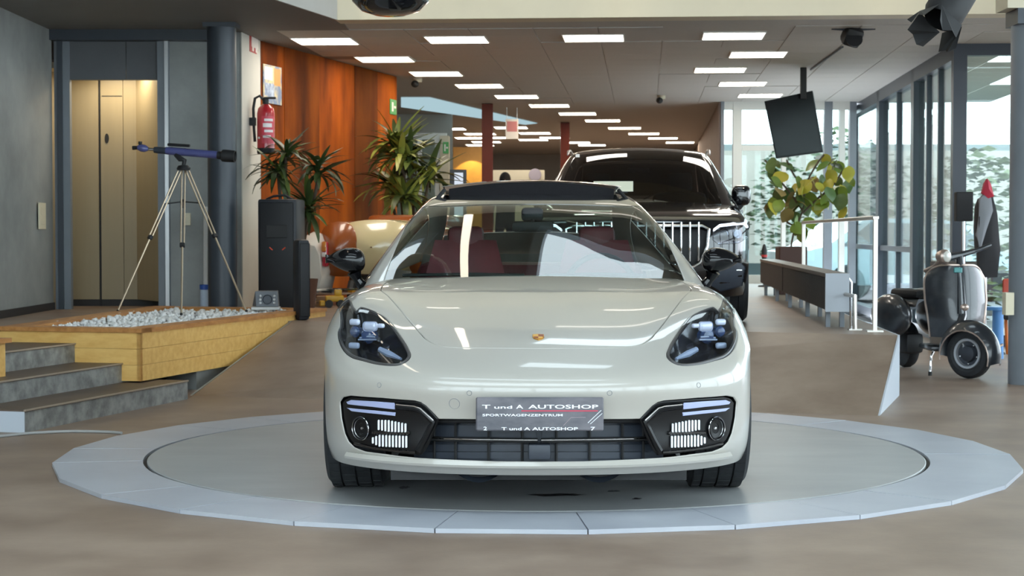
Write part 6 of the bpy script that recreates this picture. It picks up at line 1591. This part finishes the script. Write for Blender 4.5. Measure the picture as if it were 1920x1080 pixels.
sp2 = bpy.data.lights.new('panel_spot', 'SPOT'); sp2.energy = 60; sp2.color = (1, .8, .35); sp2.spot_size = 1.2; so2 = bpy.data.objects.new('panel_spot', sp2); COL.objects.link(so2); so2.parent = yl; so2.location = (.05, -.5, 2.6); so2.rotation_euler = (.35, 0, 0)
cwl = thing('low_wall', 'cream low partition with a lilac disc deep in the hall', 'partition', (fx(972, 35), 35, ZP))
MB().box(-.52, .52, 0, .1, 0, wz(319, 35) - ZP).build('panel', mat('cream_panel', hexc(214, 206, 182), .6), cwl)
MB().lathe([(0, 0), (.125, 0), (.125, .02), (0, .02)], 32, TR(.33, -.0, wz(328, 35) - ZP) @ Matrix.Rotation(PI / 2, 4, 'X')).build('disc', mat('lilac_disc', hexc(168, 160, 172), .5), cwl)
# person behind the low wall: only the head shows above the car roof
pn = thing('person', 'dark haired person seen above the car roof deep in the hall', 'person', (fx(947, 30), 30, ZP))
def body_mesh():
    verts = [(0, 0, .95), (0, 0, 1.15), (0, 0, 1.38), (0, -.02, 1.50), (-.10, 0, .90), (-.10, -.01, .50), (-.10, .02, .07), (-.10, -.13, .04), (.10, 0, .90), (.10, -.01, .50), (.10, .02, .07), (.10, -.13, .04),
             (-.19, 0, 1.38), (-.24, .03, 1.10), (-.22, -.10, .88), (-.22, -.15, .80), (.19, 0, 1.38), (.30, -.12, 1.22), (.20, -.24, 1.46), (.14, -.22, 1.53), (0, -.03, 1.62), (0, -.03, 1.72)]
    edges = [(0, 1), (1, 2), (2, 3), (0, 4), (4, 5), (5, 6), (6, 7), (0, 8), (8, 9), (9, 10), (10, 11), (2, 12), (12, 13), (13, 14), (14, 15), (2, 16), (16, 17), (17, 18), (18, 19), (3, 20), (20, 21)]
    rad = [(.16, .11), (.15, .11), (.17, .11), (.055, .055), (.085, .09), (.06, .065), (.045, .05), (.04, .03), (.085, .09), (.06, .065), (.045, .05), (.04, .03), (.065, .065), (.05, .05), (.035, .035), (.045, .025), (.065, .065), (.05, .05), (.035, .035), (.045, .03), (.085, .10), (.075, .09)]
    me = bpy.data.meshes.new('body'); me.from_pydata(verts, edges, []); o = bpy.data.objects.new('body', me); COL.objects.link(o)
    sk = o.modifiers.new('skin', 'SKIN')
    for i, v in enumerate(me.skin_vertices[0].data): v.radius = rad[i]; v.use_root = (i == 0)
    sb = o.modifiers.new('sub', 'SUBSURF'); sb.levels = 2; sb.render_levels = 2
    dg = bpy.context.evaluated_depsgraph_get(); dg.update(); m2 = bpy.data.meshes.new_from_object(o.evaluated_get(dg)); bpy.data.objects.remove(o)
    m2.materials.clear(); m2.materials.append(mat('dark_shirt', hexc(60, 62, 70), .8)); m2.materials.append(mat('skin', hexc(176, 128, 102), .5)); m2.materials.append(mat('jeans', hexc(44, 50, 66), .8))
    for p in m2.polygons:
        z = p.center.z; x = p.center.x
        p.material_index = 1 if (z > 1.47 or (x > .12 and z > 1.40 and p.center.y < -.17) or (x < -.17 and z < .92)) else (2 if z < .92 else 0); p.use_smooth = True
    o2 = bpy.data.objects.new('body', m2); COL.objects.link(o2); o2.parent = pn
body_mesh()
hr_ = MB().grid(lambda a, b: (.098 * math.sin(a * 2.0) * math.cos(b * 2 * PI), -.02 + .125 * math.sin(a * 2.0) * math.sin(b * 2 * PI) + .02, 1.66 + .13 * math.cos(a * 2.0)), 8, 16).build('hair', mat('dark_hair', hexc(34, 26, 24), .7), pn, 3.2)
MB().ball((-.032, -.125, 1.665), .012, 8, 6).ball((.032, -.125, 1.665), .012, 8, 6).build('eyes', M_black, pn, SM); MB().ball((0, -.138, 1.635), (.014, .02, .025), 8, 6).build('nose', mat('skin', hexc(176, 128, 102), .5), pn, SM)
for sgn in (1, -1): MB().ball((sgn * .092, -.01, 1.645), (.012, .02, .03), 8, 6).build('ear', mat('skin', hexc(176, 128, 102), .5), pn, SM)

# ---- dracaena plants
M_dl = [mat('dracaena_leaf', hexc(88, 104, 46), .45), mat('dracaena_leaf_dark', hexc(58, 74, 38), .45), mat('dracaena_leaf_light', hexc(150, 156, 72), .45)]
blade = []
for i in range(4):
    m_ = MB(); dr = (.25, .6, 1.0, 1.5)[i]
    def bf(a, b):
        w = .085 * math.sin(PI * (a * .85 + .12)) ** .8; x = (b - .5) * 2; L_ = a
        ang = dr * a; return (x * w, (math.sin(ang) / dr if dr else a), (1 - math.cos(ang)) / dr * -1 + .25 * abs(x) * w)
    m_.grid(bf, 7, 2); o = m_.build('leaf_shape', None)
    for m2_ in M_dl:
        c = o.data.copy(); c.materials.append(m2_); c.polygons.foreach_set('use_smooth', [True] * len(c.polygons)); blade.append(c)
    bpy.data.objects.remove(o)
def crown(par, c, n, L0, L1, mats=(0, 1), up=(.0, 1.2), stiff=(0, 1, 2, 3)):
    for k in range(n):
        i = random.choice(stiff); me = blade[i * 3 + random.choice(mats)]
        o = bpy.data.objects.new('leaf', me); COL.objects.link(o); o.parent = par; s = random.uniform(L0, L1)
        o.location = Vector(c) + Vector((0, 0, random.uniform(-.06, .06))); o.scale = (s * .9, s, s); o.rotation_euler = (random.uniform(*up), 0, random.uniform(0, 6.28))
random.seed(8)
def plant(label, px, py_base, Y, stems_, m_, n, L, up):
    base = Vector((fx(px, Y), Y, ZP)); pl_ = thing('dracaena', label, 'plant', base)
    MB().lathe([(0, 0), (.14, 0), (.18, .30), (.165, .30), (.15, .26), (0, .26)], 24).build('pot', mat('terracotta_dark', hexc(92, 62, 48), .6), pl_, SM)
    for pts in stems_:
        q = [Vector((0, 0, .26))] + [at(x, y, Y + d) - base for x, y, d in pts]
        MB().tube(smooth_loop([tuple(v) for v in q], False, 4), .018, 7).build('stem', M_bark, pl_, SM)
        crown(pl_, q[-1], n, L * .6, L * 1.1, m_, up)
plant('dracaena with drooping crowns in front of the rust wall', 562, 480, 17.15, [[(545, 400, 0), (536, 330, .1), (537, 292, .1)], [(575, 420, 0), (592, 360, -.1), (598, 318, -.1)], [(568, 430, 0), (575, 405, -.1), (578, 392, -.15)], [(530, 400, .0), (524, 350, .0), (522, 322, .0)]], (0, 1, 1), 46, .38, (-.35, 1.0))
plant('tall bushy dracaena at the right end of the rust wall', 762, 480, 20.6, [[(755, 400, 0), (745, 320, 0), (742, 275, 0)], [(775, 400, 0), (772, 340, -.1), (768, 300, -.1)], [(790, 400, 0), (800, 360, 0), (803, 335, 0)], [(745, 420, .1), (735, 380, .1), (732, 350, .1)], [(765, 420, -.2), (760, 390, -.25), (758, 372, -.25)], [(760, 350, -.1), (752, 315, -.15), (752, 300, -.15)]], (0, 1, 2, 2), 50, .50, (-.2, 1.2))

# ================================================================ groups of like things
GR = {'loudspeaker': 'black loudspeakers beside the planter', 'dracaena': 'dracaena plants along the rust wall', 'shrub': 'green shrubs outside the glazing', 'fill_spotlight': 'added spotlights under the high ceiling',
      'wall_light': 'slim light bars on the fascia', 'tube_lamp': 'tube lamps under the high ceiling', 'security_camera': 'security cameras on the hall ceiling', 'exit_sign': 'green exit signs', 'wooden_planter': 'pine planters by the steps', 'light_switch': 'ivory switch plates'}
for o in list(S.objects):
    k = o.name.split('.')[0]
    if o.parent is None and k in GR and 'label' in o: o['group'] = GR[k]
